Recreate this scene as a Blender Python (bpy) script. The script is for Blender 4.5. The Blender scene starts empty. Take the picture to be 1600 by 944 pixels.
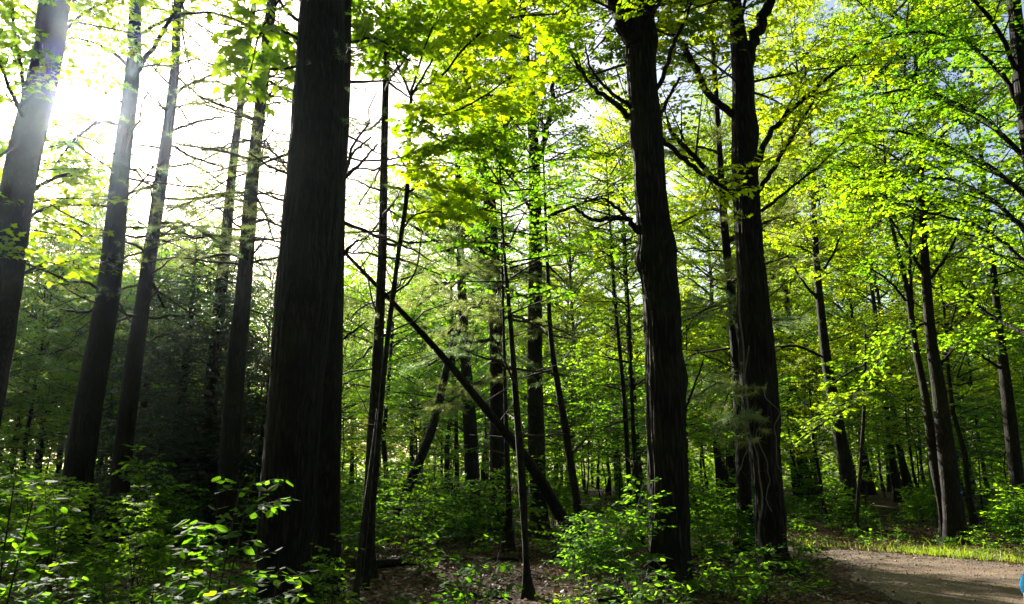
import bpy, math, random
import numpy as np
from mathutils import Vector

# ------------------------------------------------------------------ camera, light, exposure
SC = bpy.context.scene
COL = SC.collection
F, PW, PH = 1155.0, 1600.0, 944.0
PITCH = math.radians(12.7)
EYE = np.array([0.0, 0.0, 1.5])
cam_d = bpy.data.cameras.new("camera")
cam_d.sensor_width = 36.0
cam_d.lens = 36.0 * F / PW
cam_d.clip_start = 0.05
cam_d.clip_end = 1500
cam = bpy.data.objects.new("camera", cam_d)
COL.objects.link(cam)
cam.location = EYE
cam.rotation_euler = (math.pi / 2 + PITCH, 0, 0)
SC.camera = cam

SUN_AZ = math.radians(-32.0)      # measured from +Y towards +X
SUN_EL = math.radians(25.3)
world = bpy.data.worlds.new("World")
SC.world = world
world.use_nodes = True
wn = world.node_tree.nodes
wl = world.node_tree.links
wn.clear()
sky = wn.new('ShaderNodeTexSky')
sky.sky_type = 'NISHITA'
sky.sun_disc = False
sky.sun_elevation = SUN_EL
sky.sun_rotation = SUN_AZ
sky.air_density = 1.0
sky.dust_density = 3.5
sky.ozone_density = 1.0
bgn = wn.new('ShaderNodeBackground')
bgn.inputs[1].default_value = 0.062
wout = wn.new('ShaderNodeOutputWorld')
wl.new(sky.outputs[0], bgn.inputs[0])
wl.new(bgn.outputs[0], wout.inputs[0])
sun_d = bpy.data.lights.new("sun", 'SUN')
sun_d.energy = 5.0
sun_d.angle = math.radians(0.5)
sun_d.color = (1.0, 0.94, 0.82)
sun = bpy.data.objects.new("sun", sun_d)
COL.objects.link(sun)
sdir = Vector((math.sin(SUN_AZ) * math.cos(SUN_EL), math.cos(SUN_AZ) * math.cos(SUN_EL), math.sin(SUN_EL)))
sun.rotation_euler = sdir.to_track_quat('Z', 'Y').to_euler()
sun.location = sdir * 100

vs = SC.view_settings
vs.view_transform = 'Standard'
vs.look = 'None'
vs.exposure = 2.05
vs.gamma = 1.0
vs.use_curve_mapping = False
cy = SC.cycles
cy.max_bounces = 7
cy.diffuse_bounces = 4
cy.glossy_bounces = 2
cy.transmission_bounces = 5
cy.transparent_max_bounces = 4
cy.volume_bounces = 0
cy.sample_clamp_indirect = 6.0
cy.use_denoising = True
cy.caustics_reflective = False
cy.caustics_refractive = False

# ------------------------------------------------------------------ helpers
UP = np.array([0.0, 0.0, 1.0])
CP, SP = math.cos(PITCH), math.sin(PITCH)


def ray(px, py):
    a, b = (px - PW / 2) / F, (PH / 2 - py) / F
    return np.array([a, CP - b * SP, SP + b * CP])


def at(px, py, Y):
    """World point seen at photo pixel (px, py) at distance Y in front of the camera, and its depth."""
    d = ray(px, py)
    t = Y / d[1]
    return EYE + d * t, t


PATH_L = [(2.6, -6), (2.7, 0), (3.0, 3), (3.7, 6.5), (4.24, 8.9), (5.0, 11.6), (5.35, 13.0), (4.9, 14.1), (3.6, 15.2), (2.2, 17.2), (1.0, 20.2), (-3, 24)]
PATH_R = [(8.5, -6), (9.5, 0), (10.0, 4), (10.2, 7), (9.6, 9.8), (8.5, 11.9), (7.6, 13.1), (6.9, 14.1), (5.9, 14.9), (4.3, 16.2), (2.9, 18.2), (2.0, 20.8), (-2.2, 25.2)]


def resample(pts, n):
    pts = np.array(pts, float)
    s = np.r_[0, np.cumsum(np.linalg.norm(np.diff(pts, axis=0), axis=1))]
    # catmull-rom through the points
    m = np.gradient(pts, s, axis=0)
    t = np.linspace(0, s[-1], n)
    i = np.clip(np.searchsorted(s, t, side='right') - 1, 0, len(s) - 2)
    h = (s[i + 1] - s[i])[:, None]
    u = ((t - s[i]) / h[:, 0])[:, None]
    h00 = 2 * u ** 3 - 3 * u ** 2 + 1
    h10 = u ** 3 - 2 * u ** 2 + u
    h01 = -2 * u ** 3 + 3 * u ** 2
    h11 = u ** 3 - u ** 2
    return h00 * pts[i] + h10 * h * m[i] + h01 * pts[i + 1] + h11 * h * m[i + 1]


PLs = resample(PATH_L, 90)
PRs = resample(PATH_R, 90)
PMs = (PLs + PRs) / 2
PHW = np.linalg.norm(PLs - PRs, axis=1) / 2


def path_dist(x, y):
    """Signed distance outside the path (negative inside)."""
    d = np.hypot(PMs[:, 0] - np.asarray(x)[..., None], PMs[:, 1] - np.asarray(y)[..., None])
    return (d - PHW).min(axis=-1)


def gz(x, y):
    x = np.asarray(x, float)
    y = np.asarray(y, float)
    z = (0.07 * np.sin(x * 0.55 + 0.7) * np.cos(y * 0.43) + 0.035 * np.sin(x * 1.7 + y * 1.3) + 0.02 * np.sin(x * 3.1 - y * 2.3 + 1)
         + 0.012 * np.sin(x * 6.3 + y * 5.1))
    k = np.clip((path_dist(x, y) - 0.1) / 1.2, 0, 1)
    r = np.hypot(x, y)
    far = np.clip((r - 60) / 60, 0, 1)
    return (z + 0.07) * k * (1 - far)


class Geo:
    def __init__(self):
        self.v, self.f, self.m, self.n = [], [], [], 0

    def add(self, v, f, mat=0):
        v = np.asarray(v, np.float32).reshape(-1, 3)
        f = np.asarray(f, np.int32)
        if len(v) == 0 or len(f) == 0:
            return
        self.v.append(v)
        self.f.append(f + self.n)
        self.m.append(np.full(len(f), mat, np.int32))
        self.n += len(v)

    def mesh(self, name, mats, smooth=True, off=None):
        me = bpy.data.meshes.new(name)
        v = np.concatenate(self.v)
        if off is not None:
            v = v - np.asarray(off, np.float32)
        me.vertices.add(len(v))
        me.vertices.foreach_set("co", v.astype(np.float32).ravel())
        sizes = np.concatenate([np.full(len(f), f.shape[1], np.int32) for f in self.f])
        loops = np.concatenate([f.ravel() for f in self.f])
        me.loops.add(len(loops))
        me.loops.foreach_set("vertex_index", loops.astype(np.int32))
        me.polygons.add(len(sizes))
        st = np.r_[0, np.cumsum(sizes)[:-1]].astype(np.int32)
        me.polygons.foreach_set("loop_start", st)
        try:
            me.polygons.foreach_set("loop_total", sizes)
        except Exception:
            pass
        me.polygons.foreach_set("material_index", np.concatenate(self.m))
        me.polygons.foreach_set("use_smooth", np.full(len(sizes), smooth, bool))
        for m in mats:
            me.materials.append(m)
        me.update(calc_edges=True)
        return me


def link(name, me, parent=None, loc=None):
    o = bpy.data.objects.new(name, me)
    COL.objects.link(o)
    if parent is not None:
        o.parent = parent
    if loc is not None:
        o.location = loc
    return o


def tag(o, label=None, cat=None, group=None, kind=None):
    if label: o['label'] = label
    if cat: o['category'] = cat
    if group: o['group'] = group
    if kind: o['kind'] = kind
    return o


def thing(name, label, cat, loc, group=None):
    o = link(name, None, None, loc)
    o.empty_display_size = 0.2
    return tag(o, label, cat, group)


def copy_tree(o, parent=None):
    c = o.copy()
    COL.objects.link(c)
    c.parent = parent
    for ch in o.children:
        copy_tree(ch, c)
    return c


def unit(a):
    return a / np.maximum(np.linalg.norm(a, axis=-1, keepdims=True), 1e-9)


def tube(pts, rad, sides=10, disp=None, cap=True):
    """One tube along pts; disp(angle, s) scales the radius."""
    pts = np.asarray(pts, float)
    rad = np.asarray(rad, float)
    n = len(pts)
    tan = unit(np.gradient(pts, axis=0))
    ref = np.array([0.0, 1.0, 0.0]) if abs(tan[0][1]) < 0.8 else np.array([1.0, 0, 0])
    a = unit(np.cross(tan, ref))
    b = np.cross(tan, a)
    th = np.linspace(0, 2 * np.pi, sides, endpoint=False)
    R = np.repeat(rad[:, None], sides, 1)
    if disp is not None:
        s = np.r_[0, np.cumsum(np.linalg.norm(np.diff(pts, axis=0), axis=1))]
        R = R * disp(th[None, :], s[:, None])
    v = pts[:, None, :] + R[..., None] * (np.cos(th)[None, :, None] * a[:, None, :] + np.sin(th)[None, :, None] * b[:, None, :])
    v = v.reshape(-1, 3)
    i, j = np.meshgrid(np.arange(n - 1), np.arange(sides), indexing='ij')
    j2 = (j + 1) % sides
    f = np.stack([i * sides + j, i * sides + j2, (i + 1) * sides + j2, (i + 1) * sides + j], -1).reshape(-1, 4)
    return v, f


def tubes(P, R, sides=3):
    """N tubes at once. P (N,K,3), R (N,K)."""
    N, K, _ = P.shape
    tan = unit(P[:, -1] - P[:, 0])
    ref = np.where(np.abs(tan[:, 2:3]) < 0.9, np.array([[0, 0, 1.0]]), np.array([[1.0, 0, 0]]))
    a = unit(np.cross(tan, ref))
    b = np.cross(tan, a)
    th = np.linspace(0, 2 * np.pi, sides, endpoint=False)
    ring = np.cos(th)[None, :, None] * a[:, None, :] + np.sin(th)[None, :, None] * b[:, None, :]
    v = P[:, :, None, :] + R[:, :, None, None] * ring[:, None, :, :]
    base = (np.arange(N) * K * sides)[:, None, None]
    i = np.arange(K - 1)[None, :, None]
    j = np.arange(sides)[None, None, :]
    j2 = (j + 1) % sides
    f = np.stack([base + i * sides + j, base + i * sides + j2, base + (i + 1) * sides + j2, base + (i + 1) * sides + j], -1).reshape(-1, 4)
    return v.reshape(-1, 3), f


# leaf outlines: half outline points (x across, y along); mirrored; folded along the midrib
def halves(h):
    h = np.array(h, float)
    n = len(h)
    mir = h[1:-1] * np.array([-1, 1])
    pts = np.vstack([h, mir])
    right = list(range(n))
    left = [0] + [n + k for k in range(n - 2)] + [n - 1]
    left = left[::-1]
    z = -0.28 * np.abs(pts[:, 0]) - 0.18 * pts[:, 1] ** 2
    return np.c_[pts, z], np.array([right, left])


LEAF = {
    'maple': halves([(0, 0), (.30, -.06), (.26, .17), (.56, .44), (.24, .50), (.20, .70), (0, 1.0)]),
    'ovate': halves([(0, 0), (.22, .16), (.31, .42), (.20, .74), (0, 1.0)]),
    'small': halves([(0, 0), (.34, .40), (0, 1.0)]),
    'blade': halves([(0, 0), (.13, .5), (0, 1.0)]),
}


def leaves(geo, rng, pos, d, size, kind, mat=0, tilt=0.35, nrm=None):
    T, Fc = LEAF[kind]
    N = len(pos)
    if N == 0:
        return
    if nrm is None:
        nrm = np.tile(UP, (N, 1))
    n = unit(nrm + rng.normal(0, tilt, (N, 3)))
    d = unit(d)
    s = unit(np.cross(d, n))
    n = np.cross(s, d)
    size = np.broadcast_to(size, (N,))[:, None, None]
    v = pos[:, None, :] + size * (T[None, :, 0:1] * s[:, None, :] + T[None, :, 1:2] * d[:, None, :] + T[None, :, 2:3] * n[:, None, :])
    k = len(T)
    f = (Fc[None] + (np.arange(N) * k)[:, None, None]).reshape(-1, Fc.shape[1])
    geo.add(v, f, mat)


def needles(geo, rng, pos, d, length, per, mat=0, width=0.0022, spread=0.75):
    N = len(pos)
    if N == 0:
        return
    p = np.repeat(pos, per, 0) + rng.normal(0, 0.008, (N * per, 3))
    dd = unit(np.repeat(d, per, 0) + rng.normal(0, spread, (N * per, 3)))
    L = length * rng.uniform(.7, 1.15, (N * per, 1))
    s = unit(np.cross(dd, rng.normal(0, 1, (N * per, 3)))) * width
    v = np.stack([p - s, p + s, p + dd * L + np.array([0, 0, -0.006])], 1)
    f = np.arange(N * per * 3).reshape(-1, 3)
    geo.add(v, f, mat)


class Seg:
    """Curved shoots: point(s) = p + d*s*L - z*g*(s*L)^2."""

    def __init__(self, p, d, L, r, g):
        self.p, self.d = np.asarray(p, float), unit(np.asarray(d, float))
        self.L, self.r, self.g = [np.broadcast_to(np.asarray(q, float), (len(self.p),)).copy() for q in (L, r, g)]

    def pt(self, i, s):
        q = (s * self.L[i])[:, None]
        return self.p[i] + self.d[i] * q - UP * (self.g[i][:, None] * q * q)

    def tan(self, i, s):
        q = (s * self.L[i])[:, None]
        return unit(self.d[i] - UP * (2 * self.g[i][:, None] * q))

    def mesh(self, geo, K=4, sides=3, mat=0, tip=0.35, jit=None):
        n = len(self.p)
        if n == 0:
            return
        s = np.linspace(0, 1, K)
        q = s[None, :] * self.L[:, None]
        P = self.p[:, None, :] + self.d[:, None, :] * q[..., None] - UP * (self.g[:, None] * q * q)[..., None]
        if jit is not None:
            w = jit.normal(0, .014, P.shape) * self.L[:, None, None]
            w[:, 0] = 0
            P = P + w
        R = self.r[:, None] * (1 - (1 - tip) * s[None, :])
        geo.add(*tubes(P, R, sides), mat)

    def stations(self, rng, per_m, s0, least=1):
        n = np.maximum(least, np.round(self.L * (1 - s0) * per_m)).astype(int)
        i = np.repeat(np.arange(len(self.p)), n)
        k = np.arange(n.sum()) - np.repeat(np.r_[0, np.cumsum(n)[:-1]], n)
        s = s0 + (1 - s0) * (k + rng.uniform(0.2, 0.8, len(k))) / n[i]
        return i, k, np.clip(s, 0, 1)

    def shoots(self, rng, per_m, s0, lmin, lmax, ang=0.95, lift=0.1, flat=0.25, g=0.08, rr=0.45):
        i, k, s = self.stations(rng, per_m, s0)
        t = self.tan(i, s)
        side = unit(np.cross(t, UP)) * np.where(k % 2 == 0, 1, -1)[:, None]
        a = rng.normal(ang, .18, len(i))[:, None]
        d = t * np.cos(a) + side * np.sin(a) + UP * rng.normal(lift, flat, len(i))[:, None]
        L = (lmax + (lmin - lmax) * s) * rng.uniform(.65, 1.25, len(i))
        return Seg(self.pt(i, s), d, L, np.maximum(self.r[i] * (1 - .6 * s) * rr, 0.0016), g)

    def leaf(self, geo, rng, per_m, s0, size, kind, mat=0, tilt=.35, droop=.25, least=2, ang=.8):
        i, k, s = self.stations(rng, per_m, s0, least)
        t = self.tan(i, s)
        side = unit(np.cross(t, UP)) * np.where(k % 2 == 0, 1, -1)[:, None]
        a = rng.normal(ang, .3, len(i))[:, None] * np.where(s > .93, .2, 1)[:, None]
        d = t * np.cos(a) + side * np.sin(a) - UP * rng.normal(droop, .25, len(i))[:, None]
        pos = self.pt(i, s)
        leaves(geo, rng, pos + unit(d) * size * .15, d, size * rng.uniform(.65, 1.2, len(i)), kind, mat, tilt)


# ------------------------------------------------------------------ materials
def new_mat(name):
    m = bpy.data.materials.new(name)
    m.use_nodes = True
    nt = m.node_tree
    nt.nodes.clear()
    out = nt.nodes.new('ShaderNodeOutputMaterial')
    return m, nt, out


def ramp(nt, fac, stops):
    r = nt.nodes.new('ShaderNodeValToRGB')
    while len(r.color_ramp.elements) > 1:
        r.color_ramp.elements.remove(r.color_ramp.elements[-1])
    r.color_ramp.elements[0].position = stops[0][0]
    r.color_ramp.elements[0].color = (*stops[0][1], 1)
    for p, c in stops[1:]:
        e = r.color_ramp.elements.new(p)
        e.color = (*c, 1)
    nt.links.new(fac, r.inputs[0])
    return r.outputs[0]


def leaf_mat(name, refl, trans, rough=.45, spec=.35, var=.48, fac=.5):
    m, nt, out = new_mat(name)
    N, Lk = nt.nodes, nt.links
    geo = N.new('ShaderNodeNewGeometry')
    oi = N.new('ShaderNodeObjectInfo')
    mix = N.new('ShaderNodeMath'); mix.operation = 'MULTIPLY_ADD'
    Lk.new(oi.outputs['Random'], mix.inputs[0]); mix.inputs[1].default_value = .68
    sc = N.new('ShaderNodeMath'); sc.operation = 'MULTIPLY'
    Lk.new(geo.outputs['Random Per Island'], sc.inputs[0]); sc.inputs[1].default_value = .32
    Lk.new(sc.outputs[0], mix.inputs[2])

    def cols(c):
        c = np.array(c)
        dark = c * (1 - var)
        lite = c * (1 + var) * np.array([1.12, 1, .8])
        cool = c * np.array([.72, .95, 1.5]) * (1 - var * .3)
        return ramp(nt, mix.outputs[0], [(0, tuple(dark)), (.35, tuple(cool)), (.6, tuple(c)), (1, tuple(lite))])
    p = N.new('ShaderNodeBsdfPrincipled')
    Lk.new(cols(refl), p.inputs['Base Color'])
    p.inputs['Roughness'].default_value = rough
    p.inputs['Specular IOR Level'].default_value = spec
    t = N.new('ShaderNodeBsdfTranslucent')
    Lk.new(cols(trans), t.inputs['Color'])
    ms = N.new('ShaderNodeMixShader'); ms.inputs[0].default_value = fac
    Lk.new(p.outputs[0], ms.inputs[1]); Lk.new(t.outputs[0], ms.inputs[2])
    Lk.new(ms.outputs[0], out.inputs[0])
    return m


def bark_mat(name, c1, c2, scale=9.0, stretch=.22, bump=.9, dist=.02, moss=None):
    m, nt, out = new_mat(name)
    N, Lk = nt.nodes, nt.links
    tc = N.new('ShaderNodeTexCoord')
    mp = N.new('ShaderNodeMapping')
    mp.inputs['Scale'].default_value = (1, 1, stretch)
    Lk.new(tc.outputs['Object'], mp.inputs[0])
    n1 = N.new('ShaderNodeTexNoise'); n1.inputs['Scale'].default_value = scale; n1.inputs['Detail'].default_value = 8; n1.inputs['Distortion'].default_value = .6
    Lk.new(mp.outputs[0], n1.inputs[0])
    vo = N.new('ShaderNodeTexVoronoi'); vo.feature = 'DISTANCE_TO_EDGE'; vo.inputs['Scale'].default_value = scale * 2.6
    dn = N.new('ShaderNodeVectorMath'); dn.operation = 'MULTIPLY_ADD'
    Lk.new(n1.outputs['Color'], dn.inputs[0]); dn.inputs[1].default_value = (.12, .12, .12); Lk.new(mp.outputs[0], dn.inputs[2])
    Lk.new(dn.outputs[0], vo.inputs[0])
    big = N.new('ShaderNodeTexNoise'); big.inputs['Scale'].default_value = 1.3; big.inputs['Detail'].default_value = 3
    Lk.new(tc.outputs['Object'], big.inputs[0])
    vr = N.new('ShaderNodeMath'); vr.operation = 'MULTIPLY'; vr.inputs[1].default_value = 3.0; vr.use_clamp = True
    Lk.new(vo.outputs['Distance'], vr.inputs[0])
    h = N.new('ShaderNodeMath'); h.operation = 'MULTIPLY'
    Lk.new(vr.outputs[0], h.inputs[0]); Lk.new(n1.outputs[0], h.inputs[1])
    col = ramp(nt, h.outputs[0], [(0, tuple(np.array(c1) * .45)), (.25, c1), (.6, c2)])
    mx = N.new('ShaderNodeMixRGB'); mx.blend_type = 'MIX'
    rb = N.new('ShaderNodeMath'); rb.operation = 'MULTIPLY'; rb.inputs[1].default_value = .55
    thr = N.new('ShaderNodeMath'); thr.operation = 'GREATER_THAN'; thr.inputs[1].default_value = .58
    sm = N.new('ShaderNodeMapRange'); sm.inputs[1].default_value = .5; sm.inputs[2].default_value = .68
    Lk.new(big.outputs[0], sm.inputs[0]); Lk.new(sm.outputs[0], rb.inputs[0])
    Lk.new(rb.outputs[0], mx.inputs[0]); Lk.new(col, mx.inputs[1])
    mx.inputs[2].default_value = (*(moss or tuple(np.array(c2) * np.array([.8, 1.0, .75]))), 1)
    p = N.new('ShaderNodeBsdfPrincipled')
    Lk.new(mx.outputs[0], p.inputs['Base Color'])
    p.inputs['Roughness'].default_value = .9
    p.inputs['Specular IOR Level'].default_value = .2
    b = N.new('ShaderNodeBump'); b.inputs['Strength'].default_value = bump; b.inputs['Distance'].default_value = dist
    Lk.new(h.outputs[0], b.inputs['Height'])
    Lk.new(b.outputs[0], p.inputs['Normal'])
    Lk.new(p.outputs[0], out.inputs[0])
    return m


def plain_mat(name, col, rough=.8, var=.25, scale=6, spec=.3, bump=0):
    m, nt, out = new_mat(name)
    N, Lk = nt.nodes, nt.links
    tc = N.new('ShaderNodeTexCoord')
    n1 = N.new('ShaderNodeTexNoise'); n1.inputs['Scale'].default_value = scale; n1.inputs['Detail'].default_value = 6
    Lk.new(tc.outputs['Object'], n1.inputs[0])
    c = np.array(col)
    cc = ramp(nt, n1.outputs[0], [(.3, tuple(c * (1 - var))), (.7, tuple(c * (1 + var)))])
    p = N.new('ShaderNodeBsdfPrincipled')
    Lk.new(cc, p.inputs['Base Color'])
    p.inputs['Roughness'].default_value = rough
    p.inputs['Specular IOR Level'].default_value = spec
    if bump:
        b = N.new('ShaderNodeBump'); b.inputs['Strength'].default_value = bump; b.inputs['Distance'].default_value = .01
        Lk.new(n1.outputs[0], b.inputs['Height']); Lk.new(b.outputs[0], p.inputs['Normal'])
    Lk.new(p.outputs[0], out.inputs[0])
    return m


M = {}
M['maple'] = leaf_mat('maple_leaf', (.055, .115, .014), (.46, .63, .004), fac=.6)
M['beech'] = leaf_mat('beech_leaf', (.050, .110, .016), (.31, .58, .006), rough=.38, fac=.6)
M['lime'] = leaf_mat('lime_maple_leaf', (.085, .13, .012), (.48, .64, .004), fac=.62, var=.3)
M['floor_leaf'] = leaf_mat('shrub_leaf', (.050, .115, .018), (.30, .56, .008), rough=.65, spec=.09, fac=.62)
M['needle'] = leaf_mat('pine_needle', (.11, .15, .05), (.42, .54, .11), rough=.45, var=.25, fac=.35)
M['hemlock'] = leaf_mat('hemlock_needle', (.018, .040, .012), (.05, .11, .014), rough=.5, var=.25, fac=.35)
M['grass'] = leaf_mat('grass_blade', (.09, .15, .02), (.42, .56, .02), rough=.45, fac=.45)
M['litter'] = leaf_mat('fallen_leaf', (.17, .075, .035), (.16, .06, .02), rough=.6, spec=.35, var=.55, fac=.25)
M['bark_pine'] = bark_mat('pine_bark', (.009, .007, .0055), (.022, .017, .013), 9, .16, 1.0, .03)
M['bark_maple'] = bark_mat('maple_bark', (.012, .009, .0075), (.034, .026, .020), 8, .12, 1.0, .03)
M['bark_grey'] = bark_mat('grey_bark', (.016, .013, .010), (.042, .034, .026), 10, .3, .6, .012)
M['bark_dark'] = bark_mat('dark_bark', (.013, .010, .008), (.032, .025, .019), 9, .25, .7, .015)
M['twig'] = plain_mat('twig', (.035, .027, .020), .9, .3, 20)
M['deadwood'] = plain_mat('bleached_deadwood', (.13, .11, .09), .85, .3, 14)


def ground_mat():
    m, nt, out = new_mat('forest_soil')
    N, Lk = nt.nodes, nt.links
    tc = N.new('ShaderNodeTexCoord')
    n1 = N.new('ShaderNodeTexNoise'); n1.inputs['Scale'].default_value = 5; n1.inputs['Detail'].default_value = 10; n1.inputs['Roughness'].default_value = .7
    n2 = N.new('ShaderNodeTexVoronoi'); n2.inputs['Scale'].default_value = 22
    Lk.new(tc.outputs['Object'], n1.inputs[0]); Lk.new(tc.outputs['Object'], n2.inputs[0])
    c1 = ramp(nt, n1.outputs[0], [(.3, (.022, .015, .010)), (.5, (.06, .036, .022)), (.7, (.12, .065, .035))])
    mx = N.new('ShaderNodeMixRGB'); mx.blend_type = 'MULTIPLY'; mx.inputs[0].default_value = .5
    Lk.new(c1, mx.inputs[1]); Lk.new(n2.outputs['Color'], mx.inputs[2])
    p = N.new('ShaderNodeBsdfPrincipled'); p.inputs['Roughness'].default_value = .95; p.inputs['Specular IOR Level'].default_value = .15
    Lk.new(mx.outputs[0], p.inputs['Base Color'])
    b = N.new('ShaderNodeBump'); b.inputs['Strength'].default_value = 1; b.inputs['Distance'].default_value = .03
    ad = N.new('ShaderNodeMath'); Lk.new(n1.outputs[0], ad.inputs[0]); Lk.new(n2.outputs['Distance'], ad.inputs[1])
    Lk.new(ad.outputs[0], b.inputs['Height']); Lk.new(b.outputs[0], p.inputs['Normal'])
    Lk.new(p.outputs[0], out.inputs[0])
    return m


def path_mat():
    m, nt, out = new_mat('gravel')
    N, Lk = nt.nodes, nt.links
    tc = N.new('ShaderNodeTexCoord')
    n1 = N.new('ShaderNodeTexNoise'); n1.inputs['Scale'].default_value = 1.1; n1.inputs['Detail'].default_value = 12; n1.inputs['Roughness'].default_value = .68
    n2 = N.new('ShaderNodeTexVoronoi'); n2.inputs['Scale'].default_value = 45
    Lk.new(tc.outputs['Object'], n1.inputs[0]); Lk.new(tc.outputs['Object'], n2.inputs[0])
    c1 = ramp(nt, n1.outputs[0], [(.32, (.06, .042, .030)), (.48, (.14, .100, .070)), (.58, (.19, .135, .092)), (.75, (.28, .20, .135))])
    c2 = ramp(nt, n2.outputs['Color'], [(0, (.45, .45, .45)), (1, (1.15, 1.1, 1.05))])
    mx = N.new('ShaderNodeMixRGB'); mx.blend_type = 'MULTIPLY'; mx.inputs[0].default_value = .8
    Lk.new(c1, mx.inputs[1]); Lk.new(c2, mx.inputs[2])
    p = N.new('ShaderNodeBsdfPrincipled'); p.inputs['Roughness'].default_value = .9; p.inputs['Specular IOR Level'].default_value = .25
    Lk.new(mx.outputs[0], p.inputs['Base Color'])
    b = N.new('ShaderNodeBump'); b.inputs['Strength'].default_value = .9; b.inputs['Distance'].default_value = .012
    Lk.new(n2.outputs['Distance'], b.inputs['Height']); Lk.new(b.outputs[0], p.inputs['Normal'])
    Lk.new(p.outputs[0], out.inputs[0])
    return m


# ------------------------------------------------------------------ ground and path
def build_ground():
    ax = np.r_[-900, -400, -200, -120, np.arange(-60, -20, 2.0), np.arange(-20, 20, .22), np.arange(20, 61, 2.0), 120, 200, 400, 900]
    ay = np.r_[-600, -200, -60, np.arange(-20, -2, 1.5), np.arange(-2, 30, .22), np.arange(30, 71, 2.0), 120, 200, 400, 900]
    X, Y = np.meshgrid(ax, ay)
    Z = gz(X.ravel(), Y.ravel()).reshape(X.shape)
    ny, nx = X.shape
    i, j = np.meshgrid(np.arange(ny - 1), np.arange(nx - 1), indexing='ij')
    f = np.stack([i * nx + j, i * nx + j + 1, (i + 1) * nx + j + 1, (i + 1) * nx + j], -1).reshape(-1, 4)
    g = Geo(); g.add(np.stack([X, Y, Z], -1), f)
    o = link('ground', g.mesh('ground', [ground_mat()]))
    tag(o, 'brown forest floor of soil and old leaves', None, None, 'structure')
    g = Geo()
    rng = np.random.default_rng(5)
    K = 9
    t = np.linspace(0, 1, K)
    L = resample(PATH_L, 200); R = resample(PATH_R, 200)
    L = L + rng.normal(0, .03, L.shape) + resample(rng.normal(0, .11, (40, 2)), 200); R = R + rng.normal(0, .03, R.shape) + resample(rng.normal(0, .11, (40, 2)), 200)
    V = L[:, None] * (1 - t)[None, :, None] + R[:, None] * t[None, :, None]
    z = np.full(V.shape[:2], .006)
    V = np.concatenate([V, z[..., None]], -1)
    i, j = np.meshgrid(np.arange(199), np.arange(K - 1), indexing='ij')
    f = np.stack([i * K + j, i * K + j + 1, (i + 1) * K + j + 1, (i + 1) * K + j], -1).reshape(-1, 4)
    g.add(V, f)
    tag(link('path', g.mesh('path', [path_mat()])), 'pale gravel path curving into the wood', None, None, 'structure')


build_ground()


# ------------------------------------------------------------------ trees traced in the photograph
def bark_disp(seed, amp, burls=(), fur=0.0):
    r = np.random.default_rng(seed)
    ph = r.uniform(0, 6.28, 8)

    def f(th, s):
        d = 1 + amp * (.5 * np.sin(3 * th + ph[0] + .6 * np.sin(s * .9 + ph[6])) + .35 * np.sin(5 * th + ph[1] + s * .8) + .5 * np.sin(s * 2.1 + ph[2]) * np.cos(2 * th + ph[3])
                       + .30 * np.sin(11 * th + ph[4] + 1.5 * np.sin(s * 2.3)) + .22 * np.sin(17 * th + ph[5] + 2.2 * np.sin(s * 3.7 + ph[7])) + .2 * np.sin(s * 9 + 4 * th))
        for (bs, ba, bh, bw) in burls:      # height along, angle, size, width
            da = np.angle(np.exp(1j * (th - ba)))
            d = d + bh * np.exp(-((s - bs) / bw) ** 2 - (da / .8) ** 2)
        d = d + fur * (np.abs(np.sin(13 * th + ph[1] + 1.1 * np.sin(s * 2.7 + 3 * np.sin(th)) + .8 * np.sin(s * 6.1 + ph[2]))) ** .6 - .6)
        d = d + .26 * np.exp(-np.maximum(s - .2, 0) / .3) * (1 + np.cos(5 * th + ph[7] + .5 * np.sin(2 * th)))
        return d
    return f


def traced(px_pts, Y, dY=0.0):
    """Photo polyline [(px, py, width)] at distance Y -> world points and radii."""
    P, R = [], []
    for k, q in enumerate(px_pts):
        yy = Y + (q[3] if len(q) > 3 else 0)
        p, t = at(q[0], q[1], yy)
        P.append(p); R.append(q[2] / 2 * t / F)
    return np.array(P), np.array(R)


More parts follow.
